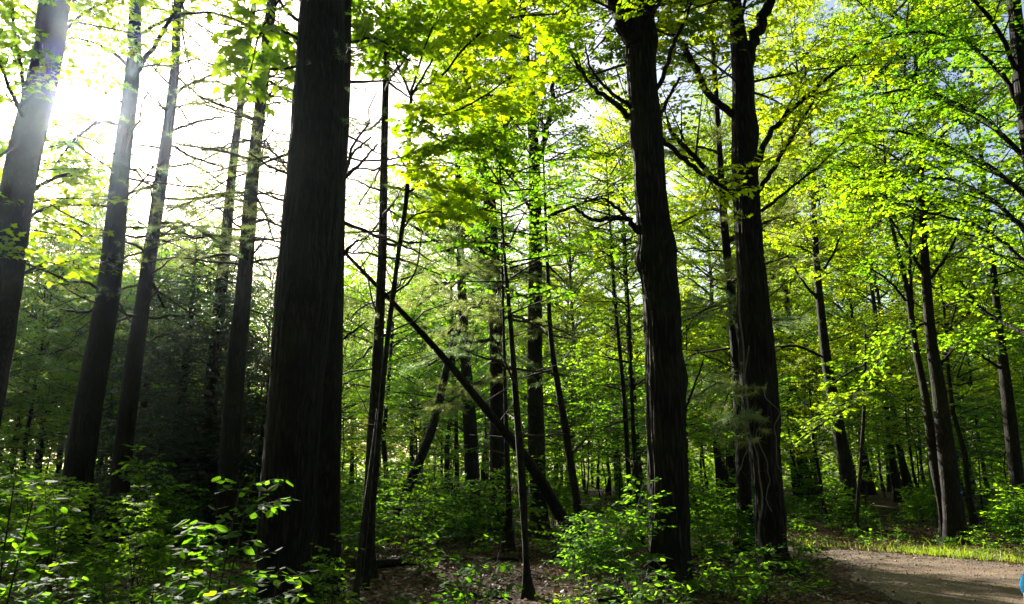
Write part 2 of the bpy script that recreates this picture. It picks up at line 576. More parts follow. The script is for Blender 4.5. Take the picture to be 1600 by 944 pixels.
def photo_trunk(seed, pts, Y, top=18.0, bark='bark_maple', amp=.05, sides=26, burls=(), flare=.28, bend=.5, buried=.25):
    """pts listed from top to bottom as in the photo. Returns root location, trunk mesh, top point."""
    P, R = traced(pts, Y)
    P, R = P[::-1], R[::-1]
    # down to the ground
    d = (P[1] - P[0]) / max(P[1][2] - P[0][2], .01)
    lowz = float(gz(P[0][0], P[0][1]))
    extraP, extraR = [], []
    if P[0][2] > lowz + .05:
        steps = P[0][2] - lowz
        for q in (1.0, .55):
            extraP.append(P[0] - d * steps * q)
            extraR.append(R[0] * (1 + flare * q * min(1, .6 / max(steps, .2))))
    base = (extraP[0] if extraP else P[0]).copy()
    base[2] = float(gz(base[0], base[1]))
    below = base - np.array([0, 0, buried])
    P = np.vstack([[below]] + ([np.array(extraP)] if extraP else []) + [P])
    R = np.r_[(extraR[0] if extraR else R[0]) * (1 + .3 * flare), extraR, R]
    # up to the top
    t0 = P[-1]; dd = unit(P[-1] - P[-2])
    if top > t0[2] + .3:
        n = 4
        tt = t0.copy(); cur = dd.copy(); step = (top - t0[2]) / n
        eP, eR = [], []
        for k in range(n):
            cur = unit(cur * (1 - bend * .3) + UP * bend * .3)
            tt = tt + cur * step / max(cur[2], .3)
            eP.append(tt.copy()); eR.append(max(R[-1] * (1 - (k + 1) / n * .85), .012))
        P = np.vstack([P, eP]); R = np.r_[R, eR]
    L = np.linalg.norm(np.diff(P, axis=0), axis=1).sum()
    n = int(min(380, max(14, L / (.045 if sides > 50 else .09 if sides > 20 else .2))))
    A = resample(np.c_[P, R], n)
    g = Geo()
    v, f = tube(A[:, :3], np.maximum(A[:, 3], .006), sides, bark_disp(seed, amp, burls, .05 if sides > 50 else 0))
    g.add(v, f)
    return base, g, A


def add_trunk(root, base, g, bark):
    return link('trunk', g.mesh('trunk', [M[bark]], off=base), root)


def leafy_limb(root, base, rng, pts, rad, bark='bark_maple', leaf='maple', mat='maple', size=.1, lmax=1.4, per=4.0, s0=.25, dens=9, name='limb', sub=True, tip=.35, tilt=.4):
    """A limb along world points with side shoots, twigs and foliage as a sub-part."""
    n = max(8, int(len(pts) * 5))
    A = resample(np.c_[pts, rad], n)
    A[:, :3] += rng.normal(0, .3, (n, 3)) * A[:, 3:4] * np.r_[0, np.ones(n - 1)][:, None]
    g = Geo()
    g.add(*tube(A[:, :3], np.maximum(A[:, 3], .003), 8))
    # chain of straight pieces as parents of shoots
    P0, P1 = A[:-1, :3], A[1:, :3]
    cut = int(len(P0) * s0)
    d = P1 - P0
    segs = Seg(P0[cut:], d[cut:], np.linalg.norm(d[cut:], axis=1), A[cut:-1, 3], 0)
    tot = segs.L.sum()
    i, k, s = segs.stations(rng, per, 0, 0)
    keep = np.arange(len(i)); 
    if len(i) == 0:
        i = np.arange(len(segs.p)); s = np.full(len(i), .5)
    t = segs.tan(i, s)
    alt = np.where(np.arange(len(i)) % 2 == 0, 1, -1)[:, None]
    side = unit(np.cross(t, UP)) * alt
    a = rng.normal(.9, .2, len(i))[:, None]
    frac = np.arange(len(i)) / max(1, len(i) - 1)
    dd = t * np.cos(a) + side * np.sin(a) + UP * rng.normal(.1, .25, (len(i), 1))
    sh = Seg(segs.pt(i, s), dd, lmax * (1 - .55 * frac) * rng.uniform(.6, 1.25, len(i)), np.maximum(segs.r[i] * .4, .003), .06)
    if not leaf:
        pick = rng.random(len(sh.p)) < .4
        sh = Seg(sh.p[pick], sh.d[pick] + rng.normal(0, .3, (pick.sum(), 3)), sh.L[pick] * .8, sh.r[pick], .04)
    sh.mesh(g, 4, 4)
    tw = sh.shoots(rng, 7.0 if leaf else 1.6, .12, .16, .5, flat=.3)
    tw.mesh(g, 2, 3)
    limb = link(name, g.mesh(name, [M[bark]], off=base), root)
    if leaf:
        h = Geo()
        if leaf == 'needle':
            i2, _, s2 = tw.stations(rng, 22, .1, 2)
            needles(h, rng, tw.pt(i2, s2), tw.tan(i2, s2), size, int(dens * 1.5), 0, .0028)
            i2, _, s2 = sh.stations(rng, 12, .3, 2)
            needles(h, rng, sh.pt(i2, s2), sh.tan(i2, s2), size, int(dens * 1.5), 0, .0028)
        else:
            tw.leaf(h, rng, dens * 2.2, .1, size, leaf, 0, tilt, least=3)
            sh.leaf(h, rng, dens * 1.3, .3, size, leaf, 0, tilt)
        link('foliage', h.mesh('foliage', [M[mat]], off=base if False else base), limb)
    return limb


def dead_limbs(root, base, rng, A, z0, z1, n, lmin, lmax, bark='twig', drop=.03, elev=.12, part='dead_branch', needle=0.0, size=.075):
    """Bare whorled branches, each its own part, on the trunk axis A between heights z0 and z1."""
    zs = np.sort(rng.uniform(z0, z1, n))
    ang = rng.uniform(0, 2 * np.pi)
    for z in zs:
        j = int(np.argmin(abs(A[:, 2] - z)))
        p, r = A[j, :3], A[j, 3]
        ang += 2.4 + rng.normal(0, .4)
        d = np.array([math.cos(ang), math.sin(ang), rng.normal(elev, .28)])
        L = rng.uniform(lmin, lmax)
        g = Geo()
        m = Seg([p + unit(d) * r * .6], [d], L, rng.uniform(.016, .03), drop)
        m.mesh(g, 9, 5, tip=.2, jit=rng)
        s1 = m.shoots(rng, 3.2, .25, .15, .7, flat=.25, g=.03, rr=.5); s1.mesh(g, 5, 3, jit=rng)
        s2 = s1.shoots(rng, 5, .2, .08, .28, flat=.3, g=.02, rr=.5); s2.mesh(g, 2, 3)
        o = link(part, g.mesh(part, [M[bark]], off=base), root)
        if rng.random() < needle:
            h = Geo()
            i2, _, q = s2.stations(rng, 26, .1, 2)
            needles(h, rng, s2.pt(i2, q), s2.tan(i2, q), size, 10, 0, .0026)
            i2, _, q = s1.stations(rng, 16, .3, 2)
            needles(h, rng, s1.pt(i2, q), s1.tan(i2, q), size, 10, 0, .0026)
            link('foliage', h.mesh('foliage', [M['needle']], off=base), o)


# ---- crowns shared between trees: local origin at the crown's foot
def crown_geo(seed, H, R, nl, leaf, mat, size, dens=10, shape='round', up=.45, wood='twig', s0=.15, per1=2.2, per2=4.5, z0=0.0, tilt=.4):
    rng = np.random.default_rng(seed)
    h = z0 + (H - z0) * np.sort(rng.uniform(0, .97, nl))
    u = (h - z0) / (H - z0)
    prof = {'round': np.sin(np.pi * np.clip(.18 + .78 * u, 0, 1)) ** .6, 'cone': 1 - .8 * u, 'flat': .7 + .3 * np.sin(np.pi * u)}[shape]
    ang = np.arange(nl) * 2.4 + rng.normal(0, .35, nl)
    L = R * prof * rng.uniform(.65, 1.15, nl)
    el = up * (.45 + 1.1 * u) + rng.normal(0, .12, nl)
    d = np.stack([np.cos(ang) * np.cos(el), np.sin(ang) * np.cos(el), np.sin(el)], -1)
    p = np.stack([rng.normal(0, .03, nl), rng.normal(0, .03, nl), h], -1)
    g = Geo(); lf = Geo()
    l0 = Seg(p, d, L, .008 + .0085 * L, .02 + .035 * (1 - u) + rng.normal(0, .02, nl)); l0.mesh(g, 7, 5, tip=.2)
    l1 = l0.shoots(rng, per1, s0, .35, .42 * R, flat=.2, g=.05, rr=.55); l1.mesh(g, 4, 3)
    l2 = l1.shoots(rng, per2, .12, .15, .48, flat=.28, g=.05, rr=.5); l2.mesh(g, 2, 3)
    if leaf == 'needle':
        i2, _, q = l2.stations(rng, 14, .2, 2)
        needles(lf, rng, l2.pt(i2, q), l2.tan(i2, q), size, dens, 0, .003)
    else:
        l2.leaf(lf, rng, dens, .1, size, leaf, 0, tilt)
        l1.leaf(lf, rng, dens * .6, .4, size, leaf, 0, tilt)
    return g, lf


CR = {}


def crown_mesh(key, **k):
    g, lf = crown_geo(**k)
    CR[key] = (g.mesh('crown', [M['twig']]), lf.mesh('foliage', [M[k['mat']]], smooth=False))


for q in range(4):
    crown_mesh(('tall', q), seed=20 + q, H=11.5, R=3.7, nl=50, leaf='small', mat='lime' if q % 2 else 'maple', size=.10, dens=42, shape='round', up=.72, per1=3.4, per2=7, tilt=.6)
for q in range(4):
    crown_mesh(('mid', q), seed=40 + q, H=6.6, R=2.7, nl=42, leaf='small', mat='lime' if q == 2 else 'beech', size=.092, dens=36, shape='round', up=.6, per1=3.6, per2=7, tilt=.55)
for q in range(3):
    crown_mesh(('low', q), seed=60 + q, H=3.2, R=1.7, nl=22, leaf='small', mat='beech', size=.09, dens=26, shape='flat', up=.25, per1=4, per2=7, tilt=.45)
for q in range(2):
    crown_mesh(('pine', q), seed=70 + q, H=8.5, R=2.8, nl=60, leaf='needle', mat='needle', size=.10, dens=10, shape='cone', up=.12)
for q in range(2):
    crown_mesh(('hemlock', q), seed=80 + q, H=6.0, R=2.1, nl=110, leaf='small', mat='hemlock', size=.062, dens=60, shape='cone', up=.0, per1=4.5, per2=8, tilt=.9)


def add_crown(root, key, loc, rz, sc, sz=None):
    br, lf = CR[key]
    b = link('crown', br, root, loc)
    link('foliage', lf, b)
    b.rotation_euler = (0, 0, rz)
    b.scale = (sc, sc, sz or sc)
    return b


R0 = np.random.default_rng(7)

# 1 far left leaning trunk ---------------------------------------------------
def tree(seed, name, label, pts, Y, cat='tree', **k):
    bark = k.pop('bark', 'bark_maple')
    base, g, A = photo_trunk(seed, pts, Y, bark=bark, **k)
    root = thing(name, label, cat, base)
    add_trunk(root, base, g, bark)
    return root, base, A


def top_crown(root, base, A, z, key, sc, rz=0.0, sz=None):
    j = int(np.argmin(abs(A[:, 2] - z)))
    p = A[j, :3] - base
    return add_crown(root, key, p, rz, sc, sz)


def limbs(root, base, rng, Y, lst, **k):
    for q in lst:
        kk = dict(k)
        if isinstance(q, tuple) and isinstance(q[-1], dict):
            kk.update(q[-1]); q = q[0]
        P, R = traced(q, Y)
        leafy_limb(root, base, rng, P, np.maximum(R, .004), **kk)


rng = np.random.default_rng(101)
rt, bs, A = tree(1, 'deciduous_tree', 'thick trunk leaning right at the very left edge of the wood, beside the sun',
                 [(90, 0, 34), (72, 100, 42), (36, 250, 45), (2, 470, 50), (-40, 700, 58)], 10.5, top=17, bark='bark_grey', sides=26)
limbs(rt, bs, rng, 10.5, [[(46, 210, 7), (34, 110, 6), (20, 30, 5), (22, -60, 3)], [(20, 360, 8), (-10, 330, 6), (-60, 300, 4)]], size=.11, lmax=1.0, bark='bark_grey')
limbs(rt, bs, rng, 10.5, [[(48, 200, 8, 0), (20, 150, 6, -.5), (-10, 60, 4, -1)], [(60, 150, 7, 0), (90, 60, 5, .6), (150, 10, 4, 1.0), (220, -10, 3, 1.3)],
                          [(30, 280, 7, 0), (60, 240, 5, 1), (70, 190, 4, 1.6)], [(22, 330, 7, 0), (80, 280, 5, 1.2), (140, 265, 3, 2.2)],
                          [(8, 450, 6, 0), (50, 420, 5, .8), (110, 410, 4, 1.6), (150, 420, 3, 2)], [(50, 190, 7, 0), (20, 230, 5, -.5), (-30, 260, 4, -1)], [(15, 370, 7, 0), (60, 330, 5, 1), (110, 320, 4, 2)], [(10, 430, 6, 0), (-20, 400, 4, -.4), (-70, 400, 3, -.8)]],
      size=.11, lmax=1.2, s0=.2, bark='bark_grey')
limbs(rt, bs, rng, 10.5, [[(70, 120, 10, -.1), (60, 20, 8, -.6), (110, -40, 6, -1.2), (180, -60, 4, -1.6)]], size=.11, lmax=1.5, s0=.3, bark='bark_grey')
top_crown(rt, bs, A, 8.5, ('tall', 0), .75, .3, .7)

# 2-5 pine group -------------------------------------------------------------
rng = np.random.default_rng(102)
rt, bs, A = tree(2, 'pine_tree', 'straight pine directly beside the sun, second dark trunk from the left edge',
                 [(212, 0, 18), (208, 100, 21), (190, 250, 26), (168, 470, 34), (132, 672, 42), (117, 782, 46)], 12.0, top=19, bark='bark_pine', bend=.2)
limbs(rt, bs, rng, 12.0, [([(165, 470, 6), (140, 486, 5), (95, 484, 3)], dict(leaf=None)),
                          ([(205, 130, 9), (240, 70, 7), (300, -20, 5)], dict(leaf='maple', size=.11)),
                          ([(208, 110, 7), (165, 75, 5), (110, 60, 4), (60, 80, 3)], dict(leaf='maple', size=.10, lmax=1.0)),
                          ([(198, 200, 6), (160, 190, 5), (120, 215, 4), (85, 260, 3)], dict(leaf='maple', size=.10, lmax=.9)),
                          ([(212, 60, 7), (260, 30, 5), (330, 20, 4), (390, 40, 3)], dict(leaf='maple', size=.11, lmax=1.1))], lmax=.8, bark='bark_pine')
dead_limbs(rt, bs, rng, A, 4.0, 11.5, 30, 1.0, 3.0, needle=.7)
top_crown(rt, bs, A, 11.5, ('pine', 0), .8)
rng = np.random.default_rng(103)
rt, bs, A = tree(3, 'pine_tree', 'slim pine with bare side branches against the bright sky, third trunk from the left edge',
                 [(278, 0, 12), (272, 120, 14), (256, 250, 18), (224, 470, 22), (200, 640, 27), (186, 772, 29)], 13.0, top=18, bark='bark_pine', bend=.2, sides=22)
limbs(rt, bs, rng, 13.0, [([(226, 400, 5), (238, 440, 5), (256, 480, 3)], dict(leaf=None)), ([(266, 205, 5), (310, 190, 4), (350, 182, 3)], dict(leaf=None))], lmax=.5, bark='bark_pine')
dead_limbs(rt, bs, rng, A, 3.5, 11.5, 40, 1.0, 3.0, needle=.6)
limbs(rt, bs, rng, 13.0, [[(262, 225, 5, 0), (300, 245, 4, .7), (350, 262, 3, 1.2)], [(250, 290, 5, 0), (205, 300, 4, -.6), (150, 320, 3, -1.1)], [(268, 150, 5, 0), (300, 130, 4, .6), (345, 112, 3, 1)],
                          [(240, 350, 5, 0), (290, 350, 4, -.6), (330, 372, 3, -1)]],
      leaf='needle', mat='needle', size=.09, dens=6, lmax=.9, per=2.4, s0=.3, bark='twig')
top_crown(rt, bs, A, 12, ('pine', 1), .7, 1)
rng = np.random.default_rng(104)
rt, bs, A = tree(4, 'pine_tree', 'thin far pine immediately left of the needle-tufted pine',
                 [(390, 60, 9), (365, 250, 13), (346, 450, 18), (335, 560, 20), (322, 740, 24)], 15.5, top=18, bark='bark_pine', bend=.1, sides=20)
dead_limbs(rt, bs, rng, A, 4.0, 12.5, 40, .9, 2.9, needle=.7)
top_crown(rt, bs, A, 13, ('pine', 0), .6, 2)
rng = np.random.default_rng(105)
rt, bs, A = tree(5, 'pine_tree', 'pine with small green needle tufts on its trunk, just left of the widest trunk',
                 [(425, 0, 15), (412, 120, 17), (397, 250, 19), (379, 470, 25), (366, 600, 29), (357, 740, 31)], 13.0, top=19, bark='bark_pine', bend=.1, sides=22)
dead_limbs(rt, bs, rng, A, 3.5, 11.5, 48, .7, 2.6, needle=.75)
limbs(rt, bs, rng, 13.0, [[(404, 190, 5, 0), (360, 170, 4, -.8), (310, 150, 3, -1.4)], [(397, 250, 5, 0), (340, 235, 4, .6), (275, 225, 3, 1.1)], [(392, 300, 5, 0), (330, 305, 4, -.7), (262, 330, 3, -1.2)],
                          [(400, 225, 5, 0), (430, 240, 4, -.6), (452, 270, 3, -1)], [(388, 350, 5, 0), (420, 345, 4, -.6), (448, 360, 3, -1)], [(410, 120, 5, 0), (440, 140, 4, .5), (470, 170, 3, .8)],
                          [(385, 400, 5, 0), (330, 400, 4, .8), (280, 420, 3, 1.4)]],
      leaf='needle', mat='needle', size=.09, dens=6, lmax=.9, per=2.4, s0=.3, bark='twig')
top_crown(rt, bs, A, 12, ('pine', 1), .75, 3)

# 6-7 the big pair -----------------------------------------------------------
rng = np.random.default_rng(106)
rt, bs, A = tree(6, 'pine_tree', 'widest trunk of all, a huge dark pine filling the picture height',
                 [(504, -5, 64), (498, 150, 78), (490, 300, 84), (474, 470, 86), (459, 640, 82), (447, 800, 84), (437, 944, 92)], 7.4, top=21, bark='bark_pine', sides=120, amp=.05, bend=.3)
limbs(rt, bs, rng, 7.4, [([(478, 40, 7), (450, 20, 5), (425, -25, 4)], dict(leaf=None)), ([(472, 65, 6), (440, 48, 4), (405, 52, 3)], dict(leaf=None)),
                         ([(452, 272, 5), (425, 262, 4), (385, 235, 3)], dict(leaf=None)), ([(470, 100, 5), (445, 108, 4), (420, 108, 3)], dict(leaf=None))], lmax=.5, bark='bark_pine')
limbs(rt, bs, rng, 7.4, [[(478, -40, 6), (450, -20, 5), (425, 20, 4), (405, 55, 3), (392, 110, 2)]], size=.13, lmax=.7, s0=.3, leaf='maple', dens=8)
top_crown(rt, bs, A, 12, ('pine', 0), 1.0, .5)
rng = np.random.default_rng(107)
rt, bs, A = tree(7, 'pine_tree', 'dark trunk half hidden just behind the widest trunk',
                 [(532, -5, 34), (528, 150, 36), (520, 300, 38), (516, 470, 40), (512, 640, 42), (508, 800, 46)], 8.6, top=20, bark='bark_pine', sides=40, bend=.2)
limbs(rt, bs, rng, 8.6, [([(538, 278, 7), (560, 258, 5), (590, 225, 3)], dict(leaf=None)), ([(540, 260, 5), (556, 235, 4), (580, 214, 3)], dict(leaf=None)),
                         ([(535, 400, 7), (556, 378, 4), (574, 372, 3)], dict(leaf=None)), ([(540, 70, 5), (580, 60, 4), (640, 95, 3)], dict(leaf='maple', size=.1)),
                         ([(534, 532, 4), (560, 512, 3), (573, 502, 2)], dict(leaf=None))], lmax=.45, bark='bark_pine')
dead_limbs(rt, bs, rng, A, 3, 9.5, 26, .8, 2.3, elev=.05, needle=.5)
top_crown(rt, bs, A, 12, ('pine', 1), .8, 1.5)

# 8-9 slim pair --------------------------------------------------------------
rng = np.random.default_rng(108)
rt, bs, A = tree(8, 'young_tree', 'slim straight dark stem right of the widest trunk, running past the leaning dead pole',
                 [(606, 30, 9), (601, 200, 11), (597, 400, 14), (590, 560, 17), (583, 700, 21), (573, 860, 25)], 10.6, top=11, bark='bark_grey', sides=18)
dead_limbs(rt, bs, rng, A, 2.6, 8, 16, .7, 1.8, needle=.7)
limbs(rt, bs, rng, 10.6, [([(606, 100, 4), (580, 60, 3), (560, 10, 3)], {}), ([(604, 130, 4), (640, 80, 3), (650, 20, 3)], {}), ([(594, 470, 5), (640, 440, 3), (660, 360, 2)], dict(leaf=None))], size=.1, lmax=1.1)
limbs(rt, bs, rng, 10.6, [[(600, 250, 4, 0), (580, 290, 3, 1.5), (560, 320, 3, 2.6)], [(600, 290, 4, 0), (640, 300, 3, 1), (680, 330, 3, 2)], [(598, 340, 4, 0), (575, 370, 3, 1), (552, 395, 2, 1.8)],
                          [(602, 180, 4, 0), (580, 200, 3, .8), (556, 210, 2, 1.4)], [(596, 400, 4, 0), (640, 410, 3, 1), (690, 430, 2, 1.8)], [(592, 470, 4, 0), (565, 480, 3, .8), (545, 500, 2, 1.4)]],
      leaf='needle', mat='needle', size=.09, dens=6, lmax=.8, per=2.6, s0=.2, bark='twig')
top_crown(rt, bs, A, 8.3, ('low', 0), 1.0)
rng = np.random.default_rng(109)
rt, bs, A = tree(9, 'maple_sapling', 'thin curved maple sapling with big sunlit leaves, close right of the slim straight stem',
                 [(643, 140, 5), (640, 200, 6), (636, 300, 7), (622, 400, 7), (609, 500, 8), (602, 560, 8), (590, 700, 9)], 9.4, top=6.9, bark='bark_grey', sides=12)
limbs(rt, bs, rng, 9.4, [
    [(642, 145, 5), (690, 118, 4), (730, 70, 4), (790, 30, 3), (870, 22, 3)],
    [(642, 150, 4, 0), (620, 100, 3, -.3), (600, 40, 3, -.6)],
    [(641, 170, 4, 0), (690, 180, 3, -.5), (740, 160, 3, -1), (800, 120, 2, -1.4)],
    [(640, 190, 4, 0), (680, 215, 3, -.4), (720, 235, 3, -.9), (765, 225, 2, -1.2)],
    [(643, 140, 4, 0), (665, 70, 3, .2), (700, -10, 3, .4)],
    [(636, 300, 4, 0), (660, 290, 3, -.3), (700, 300, 2, -.6)],
    [(628, 360, 4, 0), (650, 335, 3, .3), (690, 330, 2, .5)],
    [(643, 150, 4, 0), (700, 60, 3, 1.2), (780, -10, 3, 2)],
], leaf='maple', size=.125, lmax=.9, s0=.3, dens=10, bark='bark_grey', per=3.5)

# leaning dead pole ----------------------------------------------------------
def pole(seed, name, label, cat, pts, Ys, bark, sides=14, twigs=8):
    P = []; R = []
    for (px, py, w), Y in zip(pts, Ys):
        p, t = at(px, py, Y); P.append(p); R.append(w / 2 * t / F)
    P = np.array(P)[::-1]; R = np.array(R)[::-1]
    d = (P[0] - P[1]); z = float(gz(P[0][0], P[0][1]))
    b = P[0] + d * (P[0][2] - z + .1) / max(-d[2], .05)
    P = np.vstack([[b], P]); R = np.r_[R[0] * 1.05, R]
    A = resample(np.c_[P, R], 60)
    rr = np.random.default_rng(seed)
    g = Geo(); g.add(*tube(A[:, :3], A[:, 3], sides, bark_disp(seed, .06)))
    base = np.array([b[0], b[1], float(gz(b[0], b[1]))])
    root = thing(name, label, cat, base)
    add_trunk(root, base, g, bark)
    for q in range(twigs):
        j = rr.integers(18, 58)
        g = Geo()
        m = Seg([A[j, :3]], [rr.normal(0, 1, 3) + np.array([0, 0, .4])], rr.uniform(.4, 1.2), .009, .05)
        m.mesh(g, 6, 4, tip=.3)
        s1 = m.shoots(rr, 3, .3, .1, .4, flat=.4, g=.05); s1.mesh(g, 3, 3)
        link('dead_branch', g.mesh('dead_branch', [M['twig']], off=base), root)
    return root


pole(11, 'leaning_dead_trunk', 'long dead pole leaning diagonally up to the left across the middle of the wood', 'dead tree',
     [(536, 392, 5), (600, 458, 7), (690, 555, 10), (760, 640, 13), (830, 728, 17), (882, 815, 19)], [9.6, 10.2, 11.2, 12, 12.8, 13.4], 'bark_dark', twigs=14)
pole(12, 'leaning_dead_trunk', 'shorter dead snag leaning up to the right behind the diagonal dead pole', 'dead tree',
     [(722, 495, 9), (702, 560, 11), (672, 680, 14), (645, 745, 15), (612, 830, 16)], [16, 16, 16, 16, 16], 'bark_dark', twigs=12)
pole(13, 'leaning_dead_trunk', 'thin pale dead stem leaning against the slim straight stem right of the widest trunk', 'dead tree',
     [(590, 640, 4), (580, 720, 5), (568, 810, 7), (556, 930, 8)], [10.2, 9.6, 9.0, 8.4], 'bark_grey', twigs=3)

# 10-12 middle trees ---------------------------------------------------------
rng = np.random.default_rng(110)
rt, bs, A = tree(10, 'pine_tree', 'forked pine with drooping needle sprays, left of the two middle trunks',
                 [(742, 190, 11), (752, 240, 13), (763, 300, 19), (768, 380, 21), (773, 470, 22), (777, 560, 24), (778, 700, 26), (780, 800, 29)], 16.5, top=16, bark='bark_dark', sides=20, bend=.2)
limbs(rt, bs, rng, 16.5, [([(765, 320, 14), (778, 280, 13), (786, 220, 12), (796, 150, 10), (800, 60, 8)], dict(leaf='maple', mat='maple', size=.1, s0=.5)),
                          ([(760, 400, 9), (720, 350, 7), (660, 290, 5), (620, 240, 3)], dict(leaf=None)),
                          ([(762, 440, 8), (700, 390, 6), (640, 350, 4), (612, 330, 3)], dict(leaf=None))], lmax=1.0, bark='bark_dark')
limbs(rt, bs, rng, 16.5, [[(770, 400, 6, 0), (730, 420, 5, -1), (690, 450, 4, -2), (650, 480, 3, -2.8)], [(772, 430, 6, 0), (800, 420, 5, -1.2), (840, 440, 4, -2), (880, 450, 3, -2.6)],
                          [(774, 470, 6, 0), (740, 480, 5, -1.2), (700, 520, 4, -2.4)], [(774, 500, 6, 0), (810, 495, 5, -1.2), (850, 520, 4, -2.2), (900, 530, 3, -3)],
                          [(775, 530, 6, 0), (720, 540, 5, -.8), (670, 570, 4, -1.8)], [(775, 450, 6, 0), (780, 440, 5, -1.5), (790, 465, 3, -3)],
                          [(776, 560, 6, 0), (820, 560, 5, -1), (870, 590, 3, -2)], [(770, 380, 6, 0), (720, 385, 5, .5), (660, 400, 4, 1)],
                          [(770, 350, 6, 0), (750, 350, 5, -1), (715, 380, 4, -1.8)], [(776, 590, 5, 0), (730, 605, 4, -.6), (690, 640, 3, -1)]],
      leaf='needle', mat='needle', size=.10, dens=9, lmax=1.3, per=3.2, s0=.2, bark='twig')
top_crown(rt, bs, A, 9, ('tall', 1), .65, .4)
rng = np.random.default_rng(111)
rt, bs, A = tree(14, 'deciduous_tree', 'grey forked tree, right one of the two middle trunks behind the leaning pole',
                 [(820, 60, 10), (826, 140, 12), (834, 235, 17), (836, 320, 19), (836, 470, 22), (835, 560, 24), (838, 700, 27), (842, 815, 30)], 15, top=17, bark='bark_grey', sides=24, bend=.2)
limbs(rt, bs, rng, 15, [([(838, 262, 10), (850, 225, 9), (861, 170, 8), (866, 110, 6), (872, 20, 5)], dict(leaf='small', size=.1, s0=.5)),
                        ([(842, 352, 7), (858, 338, 6), (890, 325, 5), (925, 312, 4), (960, 300, 3)], dict(leaf='small', size=.1, s0=.6)),
                        ([(832, 330, 6), (806, 290, 4), (798, 250, 3)], dict(leaf=None)), ([(836, 470, 5), (800, 455, 4), (770, 440, 3)], dict(leaf=None))], lmax=1.4, bark='bark_grey')
dead_limbs(rt, bs, rng, A, 2.5, 7, 10, .6, 1.6)
top_crown(rt, bs, A, 7.5, ('tall', 2), .8, 1.4)
rng = np.random.default_rng(112)
rt, bs, A = tree(15, 'deciduous_tree', 'mid-size dark trunk left of the two middle trunks, partly behind the diagonal pole',
                 [(716, 300, 10), (720, 420, 13), (727, 560, 17), (735, 680, 22), (738, 770, 25)], 18.5, top=16, bark='bark_dark', sides=18)
top_crown(rt, bs, A, 7.0, ('tall', 3), .7, 2)
for sd, lab, pts, Y, tp in [
    (16, 'pair of thin poles beside the mid-size dark trunk, left one', [(708, 540, 5), (712, 640, 6), (714, 770, 8)], 20, 9),
    (17, 'thin sapling pole standing in front, its foot on the open leaf litter', [(790, 420, 5), (797, 500, 7), (805, 610, 10), (816, 760, 13), (824, 920, 17)], 9.3, 5.5),
    (18, 'thin dark sapling close right of the grey forked tree, leaning left', [(852, 330, 4), (856, 430, 6), (862, 540, 8), (880, 650, 11), (902, 790, 14)], 12.5, 8.5),
    (19, 'thin stem halfway between the grey forked tree and the knobbly trunk', [(955, 380, 4), (962, 480, 5), (975, 620, 7), (985, 790, 9)], 14.5, 8),
    (20, 'thin twin stem left of the knobbly trunk, leaning right', [(985, 560, 5), (990, 680, 7), (1000, 800, 8)], 14, 6),
    (21, 'thin dark pole right behind the leaning dead pole foot', [(788, 560, 5), (792, 700, 8), (796, 830, 12)], 13.5, 8)]:
    rng = np.random.default_rng(sd)
    rt, bs, A = tree(sd, 'sapling', lab, pts, Y, top=tp, bark='bark_dark', sides=10, amp=.04)
    dead_limbs(rt, bs, rng, A, 1.2, tp - .5, 7, .4, 1.1)
    top_crown(rt, bs, A, tp - 2.2, ('low', sd % 3), .75, sd)

# 13 knobbly trunk -----------------------------------------------------------
rng = np.random.default_rng(113)
rt, bs, A = tree(22, 'maple_tree', 'thick knobbly trunk with burls and an arched bare limb, right of centre',
                 [(1001, -10, 42), (1001, 60, 43), (1004, 130, 44), (1012, 200, 46), (1017, 300, 48), (1026, 400, 50), (1034, 470, 58), (1036, 520, 56), (1040, 620, 58), (1046, 780, 60), (1050, 920, 66)],
                 10.0, top=17, bark='bark_maple', sides=110, amp=.07, burls=[(6.45, 0.0, .28, .22), (4.75, 3.1, .3, .25), (4.6, 0, .35, .18), (2.9, 3.1, .22, .3), (8.0, 3.1, .25, .2)])
limbs(rt, bs, rng, 10.0, [
    ([(1000, 112, 26), (983, 62, 29), (963, 0, 28), (945, -80, 24), (900, -200, 12)], dict(leaf='maple', size=.11, s0=.6)),
    ([(998, 362, 11), (978, 340, 9), (952, 343, 8), (925, 343, 6), (893, 322, 5)], dict(leaf=None)),
    ([(978, 340, 6), (960, 322, 5), (945, 311, 4)], dict(leaf=None)),
    ([(995, 192, 11), (965, 165, 9), (930, 140, 7), (905, 105, 5), (885, 75, 3)], dict(leaf='maple', size=.1, s0=.7)),
    ([(990, 170, 8), (955, 145, 6), (925, 110, 4), (915, 75, 3)], dict(leaf=None)),
    ([(1022, 145, 8), (1040, 110, 7), (1052, 70, 6), (1075, 20, 5), (1090, -30, 4)], dict(leaf='maple', size=.1, s0=.6)),
    ([(1028, 190, 7), (1046, 150, 5), (1062, 120, 4)], dict(leaf=None)),
    ([(1030, 215, 8), (1070, 250, 8), (1110, 280, 7), (1140, 300, 5)], dict(leaf='maple', size=.09, s0=.6)),
    ([(1070, 640, 4, -.3), (1090, 590, 3, -.5), (1100, 560, 2, -.6)], dict(leaf=None)),
], lmax=1.0, bark='bark_maple')
top_crown(rt, bs, A, 7.4, ('tall', 0), .95, 2.2, .8)

